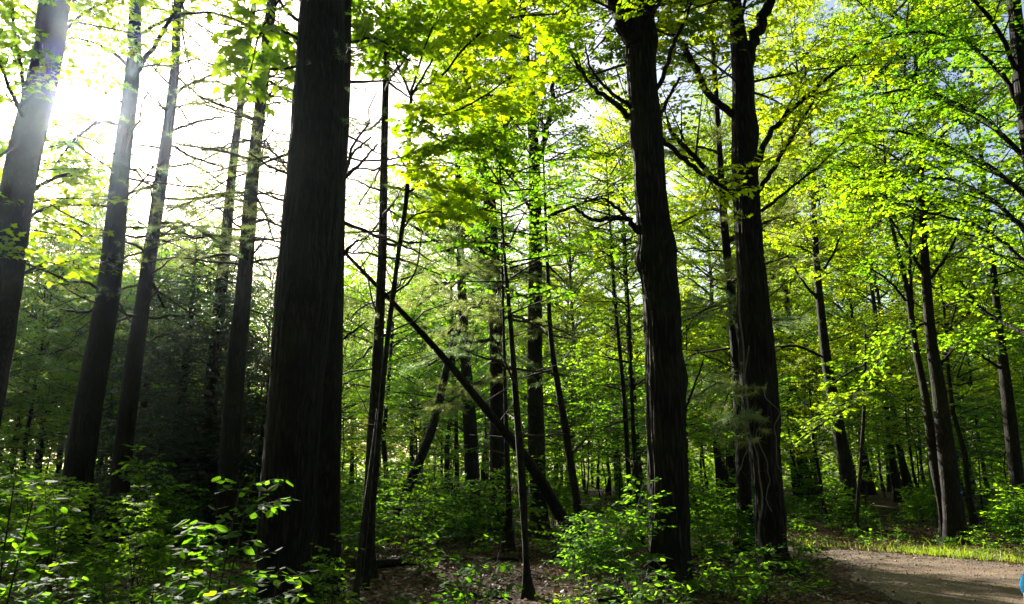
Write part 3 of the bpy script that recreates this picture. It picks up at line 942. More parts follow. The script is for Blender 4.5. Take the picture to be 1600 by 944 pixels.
# 14 forked trunk ------------------------------------------------------------
rng = np.random.default_rng(114)
rt, bs, A = tree(23, 'maple_tree', 'thick forked trunk with dead vines and needle tufts low down, beside the gravel path',
                 [(1146, -10, 18), (1154, 60, 24), (1160, 110, 32), (1161, 200, 34), (1166, 300, 38), (1172, 400, 42), (1178, 470, 46), (1184, 570, 52), (1188, 640, 56), (1196, 720, 46), (1202, 800, 46), (1208, 880, 54)],
                 11.2, top=17, bark='bark_maple', sides=104, amp=.08, burls=[(3.9, 0, .22, .35), (7.1, 3.1, .4, .3)])
limbs(rt, bs, rng, 11.2, [
    ([(1168, 100, 20), (1178, 60, 18), (1195, 20, 17), (1206, -30, 14), (1220, -120, 9)], dict(leaf='maple', size=.11, s0=.6)),
    ([(1150, 180, 12), (1110, 150, 11), (1080, 95, 10), (1050, 50, 9), (1025, 20, 7)], dict(leaf='maple', size=.1, s0=.5)),
    ([(1182, 260, 10), (1200, 215, 9), (1240, 170, 8), (1290, 125, 6), (1345, 80, 4)], dict(leaf='small', size=.1, s0=.3, per=4)),
    ([(1184, 300, 8), (1210, 260, 7), (1245, 200, 5), (1270, 160, 4)], dict(leaf='small', size=.1, s0=.3)),
    ([(1155, 310, 12), (1120, 280, 10), (1080, 240, 8), (1040, 195, 6)], dict(leaf='small', size=.1, s0=.5)),
    ([(1190, 330, 6), (1240, 290, 4), (1290, 250, 3), (1330, 210, 2)], dict(leaf='small', size=.1, s0=.3)),
], lmax=1.3, bark='bark_maple')
limbs(rt, bs, rng, 11.2, [
    [(1170, 655, 4, -.3), (1158, 652, 3, -.7), (1135, 665, 2, -1.0)],
    [(1190, 640, 4, -.3), (1180, 655, 3, -.8), (1176, 690, 2, -1.1)],
    [(1165, 610, 4, -.2), (1150, 600, 3, -.5), (1128, 640, 2, -.9)],
], leaf='needle', mat='needle', size=.12, dens=10, lmax=.3, per=4, s0=.4, bark='twig')
for k, pts in enumerate([[(1165, 540, 4), (1168, 640, 4), (1178, 700, 4), (1186, 790, 5), (1188, 870, 6)],
                         [(1192, 600, 3), (1210, 640, 3), (1216, 700, 3), (1218, 740, 2)],
                         [(1150, 400, 5), (1158, 500, 5), (1165, 600, 4), (1168, 640, 4)],
                         [(1205, 800, 3), (1196, 720, 3), (1188, 680, 3), (1200, 650, 2)],
                         [(1170, 665, 3), (1162, 700, 3), (1155, 760, 2)]]):
    P, R = traced(pts, 10.75)
    A2 = resample(np.c_[P, R], 30); A2[:, :3] += resample(rng.normal(0, .035, (9, 3)), 30) * np.array([1, .3, .5])
    g = Geo(); g.add(*tube(A2[:, :3], A2[:, 3] * .55, 6))
    m = Seg(A2[3::9, :3], rng.normal(0, 1, (3, 3)) + np.array([0, -.5, -.4]), rng.uniform(.1, .35, 3), .0018, .5); m.mesh(g, 4, 3)
    link('vine', g.mesh('vine', [M['deadwood']], off=bs), rt)
top_crown(rt, bs, A, 7.6, ('tall', 1), .95, .9, .8)
rng = np.random.default_rng(115)
rt, bs, A = tree(24, 'pine_tree', 'narrow dark pine tucked behind the left side of the forked trunk by the path',
                 [(1122, 200, 9), (1130, 330, 12), (1141, 450, 15), (1153, 560, 20), (1160, 680, 24), (1165, 830, 28)], 13.5, top=17, bark='bark_pine', sides=20)
dead_limbs(rt, bs, rng, A, 2.5, 8, 18, .6, 1.6, needle=.3)
limbs(rt, bs, rng, 13.5, [[(1140, 440, 6, 0), (1180, 420, 4, -1), (1230, 400, 3, -1.6)], [(1135, 380, 6, 0), (1190, 350, 4, -.6), (1250, 330, 3, -1)], [(1130, 330, 6, 0), (1100, 330, 4, -1), (1060, 350, 3, -1.4)],
                          [(1150, 520, 6, 0), (1190, 500, 4, -.8), (1240, 500, 3, -1.2)], [(1145, 480, 6, 0), (1110, 480, 4, -.8), (1075, 500, 3, -1.2)],
                          [(1128, 290, 6, 0), (1180, 260, 4, -.3), (1260, 220, 3, -.6)], [(1125, 240, 5, 0), (1090, 230, 4, -.4), (1050, 240, 3, -.6)],
                          [(1155, 600, 5, 0), (1120, 600, 4, -.4), (1085, 620, 3, -.6)]],
      leaf='needle', mat='needle', size=.10, dens=8, lmax=1.0, per=3, s0=.2, bark='twig')
top_crown(rt, bs, A, 9, ('pine', 0), .7, 4)

# 15-17 right hand trees -----------------------------------------------------
rng = np.random.default_rng(116)
rt, bs, A = tree(25, 'deciduous_tree', 'dark trunk leaning left beyond the grassy verge, thicker one of the pair on the right',
                 [(1438, 240, 8), (1441, 330, 10), (1447, 430, 13), (1455, 530, 16), (1467, 610, 20), (1478, 700, 25), (1488, 780, 29), (1495, 850, 33)], 15.2, top=15, bark='bark_dark', sides=24)
limbs(rt, bs, rng, 15.2, [([(1470, 570, 6), (1490, 545, 4), (1520, 520, 3)], {}), ([(1446, 430, 7), (1420, 390, 5), (1385, 330, 4)], {}), ([(1448, 440, 6), (1480, 400, 5), (1500, 350, 3)], {}),
                          ([(1443, 340, 6), (1465, 290, 4), (1480, 230, 3)], {}), ([(1452, 500, 5), (1420, 520, 4), (1380, 560, 3)], {})], size=.1, lmax=1.3, leaf='small', mat='beech', bark='bark_dark')
top_crown(rt, bs, A, 6.2, ('tall', 2), .8, .2)
rng = np.random.default_rng(117)
rt, bs, A = tree(26, 'deciduous_tree', 'slender trunk of the leaning pair beyond the grassy verge, forking high up',
                 [(1400, 380, 6), (1417, 450, 8), (1430, 540, 10), (1446, 620, 12), (1460, 720, 15), (1474, 845, 18)], 15.6, top=11, bark='bark_grey', sides=16)
limbs(rt, bs, rng, 15.6, [([(1424, 490, 6), (1423, 430, 5), (1424, 360, 4), (1440, 280, 3)], {}), ([(1415, 470, 5), (1390, 440, 4), (1360, 420, 3)], {})], size=.1, lmax=1.0, leaf='small', mat='beech', bark='bark_grey')
top_crown(rt, bs, A, 6.5, ('mid', 0), .8, .8)
rng = np.random.default_rng(118)
rt, bs, A = tree(27, 'deciduous_tree', 'dark trunk at the far right edge beyond the path, above the child',
                 [(1552, 420, 9), (1560, 500, 11), (1572, 600, 16), (1583, 700, 20), (1595, 800, 22)], 16.2, top=14, bark='bark_dark', sides=20)
limbs(rt, bs, rng, 16.2, [([(1562, 510, 5), (1530, 480, 4), (1500, 440, 3)], {}), ([(1570, 580, 5), (1540, 560, 4), (1500, 530, 3)], {})], size=.1, lmax=1.2, leaf='small', mat='beech', bark='bark_dark')
top_crown(rt, bs, A, 5.5, ('tall', 3), .75, 3.2)
rng = np.random.default_rng(119)
rt, bs, A = tree(28, 'deciduous_tree', 'dark trunk leaning left behind the sunlit yellow maple spray, beyond the path bend',
                 [(1272, 340, 8), (1275, 400, 10), (1284, 500, 13), (1297, 600, 16), (1314, 690, 20), (1326, 760, 22), (1336, 845, 25)], 18.5, top=15, bark='bark_dark', sides=18)
limbs(rt, bs, rng, 18.5, [([(1280, 470, 6), (1255, 440, 4), (1230, 400, 3)], {}), ([(1278, 430, 5), (1300, 400, 4), (1320, 350, 3)], {}), ([(1290, 560, 4), (1240, 540, 4), (1200, 545, 3)], {})], size=.1, lmax=1.3, leaf='small', mat='beech', bark='bark_dark')
top_crown(rt, bs, A, 6.2, ('tall', 0), .75, 5)

# 18 big tree standing outside on the right, its arching boughs in view -------
rng = np.random.default_rng(120)
rt, bs, A = tree(29, 'maple_tree', 'maple standing just outside on the right whose long arching boughs hang over the path',
                 [(1590, 60, 20), (1597, 130, 22), (1625, 330, 30), (1665, 600, 36), (1690, 800, 42)], 10.2, top=15, bark='bark_maple', sides=32)
limbs(rt, bs, rng, 10.2, [
    [(1600, 170, 8, 0), (1550, 100, 7, .3), (1490, 60, 5, .8), (1420, 50, 4, 1.3), (1350, 70, 3, 1.8)],
    [(1612, 260, 9, 0), (1560, 205, 7, .3), (1490, 160, 6, .8), (1420, 140, 4, 1.2), (1360, 150, 3, 1.6)],
    [(1622, 330, 9, 0), (1560, 270, 7, .5), (1480, 230, 5, 1.0), (1400, 205, 4, 1.5), (1320, 210, 3, 2)],
    [(1630, 400, 9, 0), (1560, 320, 7, .5), (1500, 285, 5, 1.0), (1420, 275, 4, 1.6), (1340, 280, 3, 2.2)],
    [(1645, 470, 9, 0), (1590, 400, 7, .4), (1520, 350, 5, .8), (1440, 330, 4, 1.3), (1370, 300, 3, 1.8)],
    [(1655, 560, 8, 0), (1600, 520, 6, .5), (1560, 500, 5, .9), (1510, 470, 3, 1.2), (1470, 480, 2, 1.6)],
    [(1600, 130, 8, 0), (1540, 20, 6, -.4), (1470, -40, 5, -.8)],
], leaf='small', mat='beech', size=.078, lmax=1.3, per=4.6, s0=.12, dens=14)
top_crown(rt, bs, A, 8, ('tall', 1), .7, 1.2, .6)

# hemlocks: the dark mass behind the pines -----------------------------------
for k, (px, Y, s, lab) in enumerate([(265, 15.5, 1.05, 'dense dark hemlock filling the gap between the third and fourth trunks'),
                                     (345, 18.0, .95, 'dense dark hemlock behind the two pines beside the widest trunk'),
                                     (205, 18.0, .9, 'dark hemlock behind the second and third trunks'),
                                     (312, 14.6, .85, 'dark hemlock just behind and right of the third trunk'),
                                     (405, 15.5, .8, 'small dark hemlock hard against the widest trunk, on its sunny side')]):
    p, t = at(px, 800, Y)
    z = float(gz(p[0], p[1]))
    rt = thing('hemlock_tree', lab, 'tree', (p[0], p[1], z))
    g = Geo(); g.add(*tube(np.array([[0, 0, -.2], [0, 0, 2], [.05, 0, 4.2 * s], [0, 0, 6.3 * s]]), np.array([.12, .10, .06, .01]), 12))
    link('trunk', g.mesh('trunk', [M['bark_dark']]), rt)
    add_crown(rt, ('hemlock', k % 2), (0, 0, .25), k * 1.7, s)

# ------------------------------------------------------------------ the wood behind
SECT = [(-9e3, 'outside the left edge, past the leaning trunk'), (20, 'in the gap left of the second trunk'), (150, 'between the second and third trunks'),
        (235, 'between the third trunk and the twin pines'), (335, 'around the twin pines by the widest trunk'), (480, 'just right of the widest trunk'),
        (590, 'between the slim straight stem and mid-size dark trunk'), (730, 'around the forked needle-sprayed pine'), (845, 'just right of the grey forked tree'),
        (940, 'close left of the knobbly trunk'), (1060, 'between the knobbly trunk and the forked maple'), (1190, 'close right of the forked maple'),
        (1290, 'behind the yellow maple spray'), (1380, 'left of the leaning pair beyond the verge'), (1490, 'right of the leaning pair beyond the verge'), (1600, 'past the right edge above the child')]


def sector(px):
    return [t for a, t in SECT if px >= a][-1]


TRUNKS = {}
for q in range(3):
    r = np.random.default_rng(300 + q)
    for nm, H, r0 in (('tall', 14.5, .16), ('mid', 9, .085), ('low', 4.3, .035)):
        n = 9
        z = np.linspace(-.2, H, n)
        w = np.cumsum(r.normal(0, .09, (n, 2)), 0) * (z[:, None] > 0) * .8
        w -= w[0]
        g = Geo(); g.add(*tube(np.c_[w, z], r0 * (1 - .88 * np.linspace(0, 1, n)) * np.r_[1.25, np.ones(n - 1)], 9, bark_disp(q, .05)))
        TRUNKS[(nm, q)] = g.mesh('trunk', [M['bark_dark' if q != 1 else 'bark_grey']])

TOPX = [-400, -40, 50, 110, 470, 540, 620, 720, 780, 900, 1060, 1180, 1290, 1340, 1500, 1600, 2000]
TOPY = [-100, 60, 235, 285, 300, 320, 320, 200, 60, -100, -100, 60, 150, 0, 60, 40, -100]
KIND = {'tall': (14.5, 4.0, 'tall leafy'), 'mid': (9.0, 2.8, 'middling leafy'), 'low': (4.3, 1.5, 'low leafy')}
placed = []
nb = 0


def back_tree(px, Y, kind, H, q, rz):
    global nb
    p, t = at(px, 800, Y)
    x, y = p[0], p[1]
    z = float(gz(x, y))
    sz = H / KIND[kind][0]
    sc = sz ** .7
    dep = 'nearer' if Y < 30 else 'far-off'
    lab = f"{dep} {KIND[kind][2]} tree {sector(px)}"
    rt = thing('woodland_tree', lab, 'tree', (x, y, z), f"{dep} {KIND[kind][2]} trees {sector(px)}")
    rt.rotation_euler = (0, 0, rz)
    tr = link('trunk', TRUNKS[(kind, q % 3)], rt); tr.scale = (sc, sc, sz)
    nvar = {'tall': 4, 'mid': 4, 'low': 3}[kind]
    add_crown(rt, (kind, q % nvar), (0, 0, KIND[kind][1] * sz), rz * 3, sc, sz)
    nb += 1


SUNV = np.array(sdir)
LIT = [(at(px, 862, Y)[0][:2], .3) for px, Y in ((1360, 14.6), (1410, 14.2), (1460, 13.8), (1510, 13.4), (1560, 13.0), (1600, 12.8))]
LIT += [((5.8, 13.3), 0), ((6.6, 12.8), 0), ((7.2, 12.4), 0)]
LIT += [(at(px, 850, Y)[0][:2], z) for px, Y, z in ((655, 13.2, 1.3), (735, 13.8, 1.3), (905, 8.9, .9), (960, 9.2, 1.2), (840, 11, 0), (780, 10.5, 0),
                                                     (1270, 16.8, 3.2), (1310, 16.8, 3.2), (1185, 8.4, .5), (1165, 11, 4.0), (322, 5.6, 1.2), (20, 5.2, .9), (90, 8.5, .8), (200, 6.5, .4), (130, 6, .3), (330, 8, .6),
                                                     (700, 15.5, 5.0), (640, 13, 4), (800, 15, 4), (860, 16, 5))]


def blocks(x, y, H, base, R):
    for (q, z) in LIT:
        w = np.array([x - q[0], y - q[1]])
        h2 = SUNV[:2] / np.linalg.norm(SUNV[:2])
        t = w.dot(h2)
        if t < 0:
            continue
        off = abs(w[0] * h2[1] - w[1] * h2[0])
        hz = z + t * math.tan(SUN_EL)
        if off < R * 1.08 and base * .85 < hz < H * 1.04:
            return True
    return False


rb = np.random.default_rng(2024)
tries = 0
want = 165
while len(placed) < want and tries < 6000:
    tries += 1
    Y = rb.uniform(14.5, 62)
    px = rb.uniform(-350, 1950)
    p, t = at(px, 800, Y)
    x, y = p[0], p[1]
    if path_dist(x, y) < 1.2 or (Y < 17 and 1200 < px < 1600):
        continue
    if Y < 20 and px < 560:
        continue
    if any((x - a) ** 2 + (y - b) ** 2 < (1.9 + .02 * Y) ** 2 for a, b in placed):
        continue
    if 100 < px < 680 and Y > 27 and rb.random() < .6:
        continue
    ty = np.interp(px, TOPX, TOPY) + rb.uniform(-10, 120)
    ptop, _ = at(px, ty, Y)
    H = min(ptop[2], rb.uniform(10, 17))
    kind = 'tall' if H > 10.5 else 'mid' if H > 5.5 else 'low'
    if kind == 'tall' and rb.random() < .3:
        kind = 'mid'; H = rb.uniform(6, 10)
    if Y < 26 and kind == 'tall' and rb.random() < .45:
        kind = 'low'; H = rb.uniform(3, 5.5)
    if blocks(x, y, H, KIND[kind][1] * H / KIND[kind][0], {'tall': 3.6, 'mid': 2.5, 'low': 1.5}[kind]):
        continue
    back_tree(px, Y, kind, H, int(rb.integers(0, 12)), rb.uniform(0, 6.28))
    placed.append((x, y))
for X_, Y_, H_, k_ in ((-1.9, 20.8, 9.0, 1), (-4.2, 23.8, 10.2, 3)):  # two trees added to throw shade over the near path
    back_tree(800 + F * X_ / Y_ * .985, Y_, 'mid' if H_ < 10.5 else 'tall', H_, k_, k_ * 1.9)
    placed.append((X_, Y_))
# a second, lower storey of young trees
tries = 0
want2 = len(placed) + 130
while len(placed) < want2 and tries < 6000:
    tries += 1
    Y = rb.uniform(15, 50)
    px = rb.uniform(-150, 1750)
    p, t = at(px, 800, Y)
    x, y = p[0], p[1]
    if path_dist(x, y) < 1.2 or (Y < 18 and px > 1190) or (Y < 19 and px < 560) or (Y < 17.5 and 680 < px < 900):
        continue
    if any((x - a) ** 2 + (y - b) ** 2 < 1.3 ** 2 for a, b in placed):
        continue
    H = rb.uniform(2.8, 6.2)
    if blocks(x, y, H, .6, 2.1):
        continue
    back_tree(px, Y, 'low' if H < 4.6 else 'mid', H, int(rb.integers(0, 12)), rb.uniform(0, 6.28))
    placed.append((x, y))


for px, Y, ty, k_ in ((30, 23, 235, 0), (-70, 20, 140, 1), (55, 31, 280, 2), (110, 26, 325, 3), (185, 30, 315, 0), (240, 25, 345, 1), (300, 32, 320, 2),
                      (400, 31, 325, 1), (270, 48, 295, 1)):
    H0 = H = at(px, ty, Y)[0][2]
    X_ = at(px, 800, Y)[0][0]
    while H > H0 * .45 and blocks(X_, Y, H, H * .28, 2.8):
        H -= .4
    back_tree(px, Y, 'tall' if H > 10.5 else 'mid', H, k_, k_ * 1.3 + px)


# the same wood carries on unseen round the viewer, added to block sky light
def wood_behind():
    k = 0
    for ring, n in ((8, 11), (14, 17), (22, 22)):
        for i in range(n):
            a = math.radians(62 + (298 - 62) * (i + rb.uniform(.2, .8)) / n)
            d = ring + rb.uniform(-2, 2)
            x, y = d * math.sin(a), d * math.cos(a)
            if path_dist(x, y) < .8:
                continue
            z = float(gz(x, y))
            H = rb.uniform(12, 17); sz = H / 14.5
            rt = thing('woodland_tree', 'tall leafy tree of the wood behind the viewer, added to block sky light', 'tree', (x, y, z), 'trees behind the viewer')
            link('trunk', TRUNKS[('tall', k % 3)], rt).scale = (1.2, 1.2, sz)
            add_crown(rt, ('tall', k % 4), (0, 0, 3.6 * sz), rb.uniform(0, 6.28), 1.3, sz)
            k += 1


wood_behind()

# far wood closing the horizon
def far_wood():
    rng = np.random.default_rng(9)
    lf = Geo()
    N = 150000
    a = rng.uniform(-.95, .95, N)
    d = rng.uniform(56, 92, N)
    px = 800 + F * np.tan(a)
    ty = np.interp(px, TOPX, TOPY) + 100
    top = np.clip(1.5 + d * np.tan(PITCH + np.arctan((472 - ty) / F)), 6, 20)
    lump = .75 + .25 * np.sin(a * 37) * np.cos(a * 91 + 1)
    z = top * lump * rng.uniform(0, 1, N) ** 1.3
    pos = np.stack([np.sin(a) * d, np.cos(a) * d, z], -1)
    dd = rng.normal(0, 1, (N, 3)); dd[:, 2] *= .4
    leaves(lf, rng, pos, dd, rng.uniform(.25, .6, N), 'small', 0, .6)
    o = link('distant_woods', lf.mesh('distant_woods', [M['maple']], smooth=False))
    tag(o, 'far woodland foliage closing the view between the trunks', 'woods', None, 'stuff')


far_wood()

# ------------------------------------------------------------------ undergrowth
def shrub_geo(seed, H, stems, leaf, size, dens, spread=.5, lmax=.6):
    r = np.random.default_rng(seed)
    g, lf = Geo(), Geo()
    a = r.uniform(0, 6.28, stems)
    lean = r.uniform(.05, .35, stems) * spread * 2
    d = np.stack([np.cos(a) * lean, np.sin(a) * lean, np.ones(stems)], -1)
    s = Seg(np.c_[r.normal(0, .04, (stems, 2)), np.full(stems, -.03)], d, H * r.uniform(.6, 1.1, stems), .004 + .004 * H, .02); s.mesh(g, 6, 5)
    i, k, q = s.stations(r, 14, .2, 4)
    ang = k * 2.4 + r.uniform(0, 6, len(k))
    d1 = np.stack([np.cos(ang), np.sin(ang), r.normal(.3, .2, len(k))], -1)
    s1 = Seg(s.pt(i, q), d1, lmax * (1.1 - .75 * q) * r.uniform(.5, 1.2, len(k)), .0028, .22); s1.mesh(g, 5, 3)
    s2 = s1.shoots(r, 8, .2, .08, .24, flat=.15, g=.2); s2.mesh(g, 2, 3)
    s1.leaf(lf, r, dens, .2, size, leaf, 0, .3, .15, 3)
    s2.leaf(lf, r, dens, .2, size, leaf, 0, .3, .15, 2)
    return g.mesh('stem', [M['twig']]), lf.mesh('foliage', [M['floor_leaf']], smooth=False)


SH = {}
for q in range(4):
    SH[('big', q)] = shrub_geo(400 + q, 1.5, 6, 'ovate', .085, 24, .5, .75)
    SH[('small', q)] = shrub_geo(420 + q, .62, 5, 'ovate', .07, 26, .7, .42)
    SH[('seedling', q)] = shrub_geo(440 + q, .28, 3, ('ovate', 'maple')[q % 2], .065, 22, .6, .2)
for q in range(2):
    SH[('spray', q)] = shrub_geo(460 + q, 1.35, 3, 'ovate', .078, 22, .3, .55)


def shrub(kind, q, x, y, sc, rz, label, name='shrub', group=None):
    z = float(gz(x, y))
    rt = thing(name, label, 'shrub' if kind != 'seedling' else 'seedling', (x, y, z), group)
    rt.rotation_euler = (0, 0, rz); rt.scale = (sc, sc, sc)
    st, lf = SH[(kind, q)]
    link('stem', st, rt); link('foliage', lf, rt)
    return rt


spots = [
    ('spray', 0, 322, 5.6, 1.15, 'tall sunlit shrub with pale tiered leaves standing left of the widest trunk'),
    ('spray', 1, 5, 5.2, 1.15, 'bright large-leaved shrub at the left edge'),
    ('big', 0, 90, 8.5, .9, 'bushy shrub between the left edge and the second trunk'),
    ('big', 1, 215, 8.0, .75, 'spreading low shrub at the feet of the second and third trunks'),
    ('big', 2, 655, 13.2, .95, 'sunlit shrub left of the two middle trunks, behind the open leaf litter'),
    ('big', 3, 735, 13.8, .95, 'sunlit shrub at the foot of the mid-size dark trunk'),
    ('big', 0, 580, 14.5, .8, 'dim shrub seen behind the slim straight stem'),
    ('big', 1, 905, 9.6, .62, 'bright shrub left of the knobbly trunk, in front of it'),
    ('small', 0, 985, 8.0, 1.2, 'leafy shrub at the left foot of the knobbly trunk'),
    ('big', 2, 965, 9.6, .85, 'shrub with a sunlit raised spray left of the knobbly trunk'),
    ('small', 1, 1185, 8.4, 1.15, 'leafy shrub in front of the forked trunk'),
    ('small', 2, 1120, 9.0, 1.0, 'low shrub between the knobbly and the forked trunk'),
    ('small', 3, 1255, 10.6, .9, 'small shrub right of the forked trunk at the path edge'),
    ('big', 0, 1050, 13.0, .6, 'dim shrub behind the gap between the knobbly and forked trunks'),
    ('small', 1, 1105, 12.6, 1.3, 'shrub beside the fallen log, left of the forked trunk'),
    ('big', 1, 1150, 13.2, .55, 'shrub behind the left foot of the forked trunk'),
    ('small', 0, 1238, 13.0, 1.1, 'shrub at the inner bend of the path, right of the forked trunk'),
    ('big', 3, 1590, 14.8, .9, 'shrub at the far right beyond the grassy verge'),
    ('big', 1, 1320, 18, .8, 'pale shrub beyond the path bend, before the dark leaning trunk'),
    ('spray', 0, 1060, 13.5, 1.1, 'shrub with sunlit leaves behind the gap of the knobbly and forked trunks'),
    ('spray', 1, 520, 7.0, .75, 'slight shrub right of the widest trunk foot'),
    ('small', 1, 395, 5.0, 1.0, 'low shrub before the foot of the widest trunk'),
    ('small', 2, 250, 5.0, 1.1, 'dark low shrub below the tall tiered one'),
]
for kind, q, px, Y, sc, lab in spots:
    p, t = at(px, 850, Y)
    shrub(kind, q, p[0], p[1], sc, q * 1.3 + px, lab)

ru = np.random.default_rng(77)
pts = [(at(s[2], 850, s[3])[0][:2]) for s in spots]
cnt = {}


def zone(px):
    return 'left of the widest trunk' if px < 450 else 'between the widest trunk and the middle trunks' if px < 780 else 'between the middle trunks and the knobbly trunk' if px < 1040 else 'around the forked trunk and path edge' if px < 1300 else 'beyond the path'


def dens_ok(px, Y):
    if 560 < px < 880 and 8.2 < Y < 12.6:
        return .12
    if px < 450:
        return .9
    return .6


n = 0
while n < 330:
    Y = ru.uniform(3.8, 26) ** 1.0
    px = ru.uniform(-150, 1750)
    p, t = at(px, 850, Y)
    x, y = p[0], p[1]
    if path_dist(x, y) < .25 or ru.random() > dens_ok(px, Y):
        continue
    if any((x - a) ** 2 + (y - b) ** 2 < .16 for a, b in pts):
        continue
    if Y > 15:
        kind = ['big', 'small', 'small', 'seedling'][ru.integers(0, 4)]
    elif Y > 10:
        kind = ['big', 'small', 'small', 'seedling'][ru.integers(0, 4)]
    else:
        kind = ['small', 'seedling', 'seedling', 'small'][ru.integers(0, 4)]
    if Y < 6 and px > 450:
        kind = 'seedling'
    dp = 'close to the viewer' if Y < 8 else 'among the near trunks' if Y < 13 else 'deeper in the wood'
    w = {'big': 'bushy shrub', 'small': 'low shrub', 'seedling': 'leafy seedling'}[kind]
    shrub(kind, int(ru.integers(0, 4)), x, y, ru.uniform(.5, 1.25), ru.uniform(0, 6.28), f"{w} {sector(px)}, {dp}",
          'seedling' if kind == 'seedling' else 'shrub', f"{w}s {sector(px)}, {dp}")
    pts.append((x, y)); n += 1


# sunlit maple spray beyond the path bend
def young_maple():
    rng = np.random.default_rng(55)
    Y = 17.3
    rt, bs, A = tree(55, 'maple_sapling', 'young maple holding a flat sunlit yellow spray over the path bend',
                     [(1352, 560, 4), (1350, 640, 5), (1345, 720, 6), (1340, 850, 8)], Y, top=4.9, bark='bark_grey', sides=8)
    limbs(rt, bs, rng, Y, [[(1350, 620, 4, 0), (1320, 640, 3, -.4), (1280, 665, 3, -.8), (1245, 690, 2, -1)],
                           [(1350, 600, 4, 0), (1330, 620, 3, -.8), (1300, 645, 2, -1.4), (1270, 660, 2, -1.8)],
                           [(1350, 590, 4, 0), (1370, 600, 3, -.4), (1400, 620, 2, -.8)],
                           [(1350, 570, 3, 0), (1330, 580, 3, .4), (1300, 600, 2, .8)]],
          leaf='maple', mat='maple', size=.10, lmax=.65, s0=.15, dens=12, per=5, bark='bark_grey', tilt=.25)


young_maple()


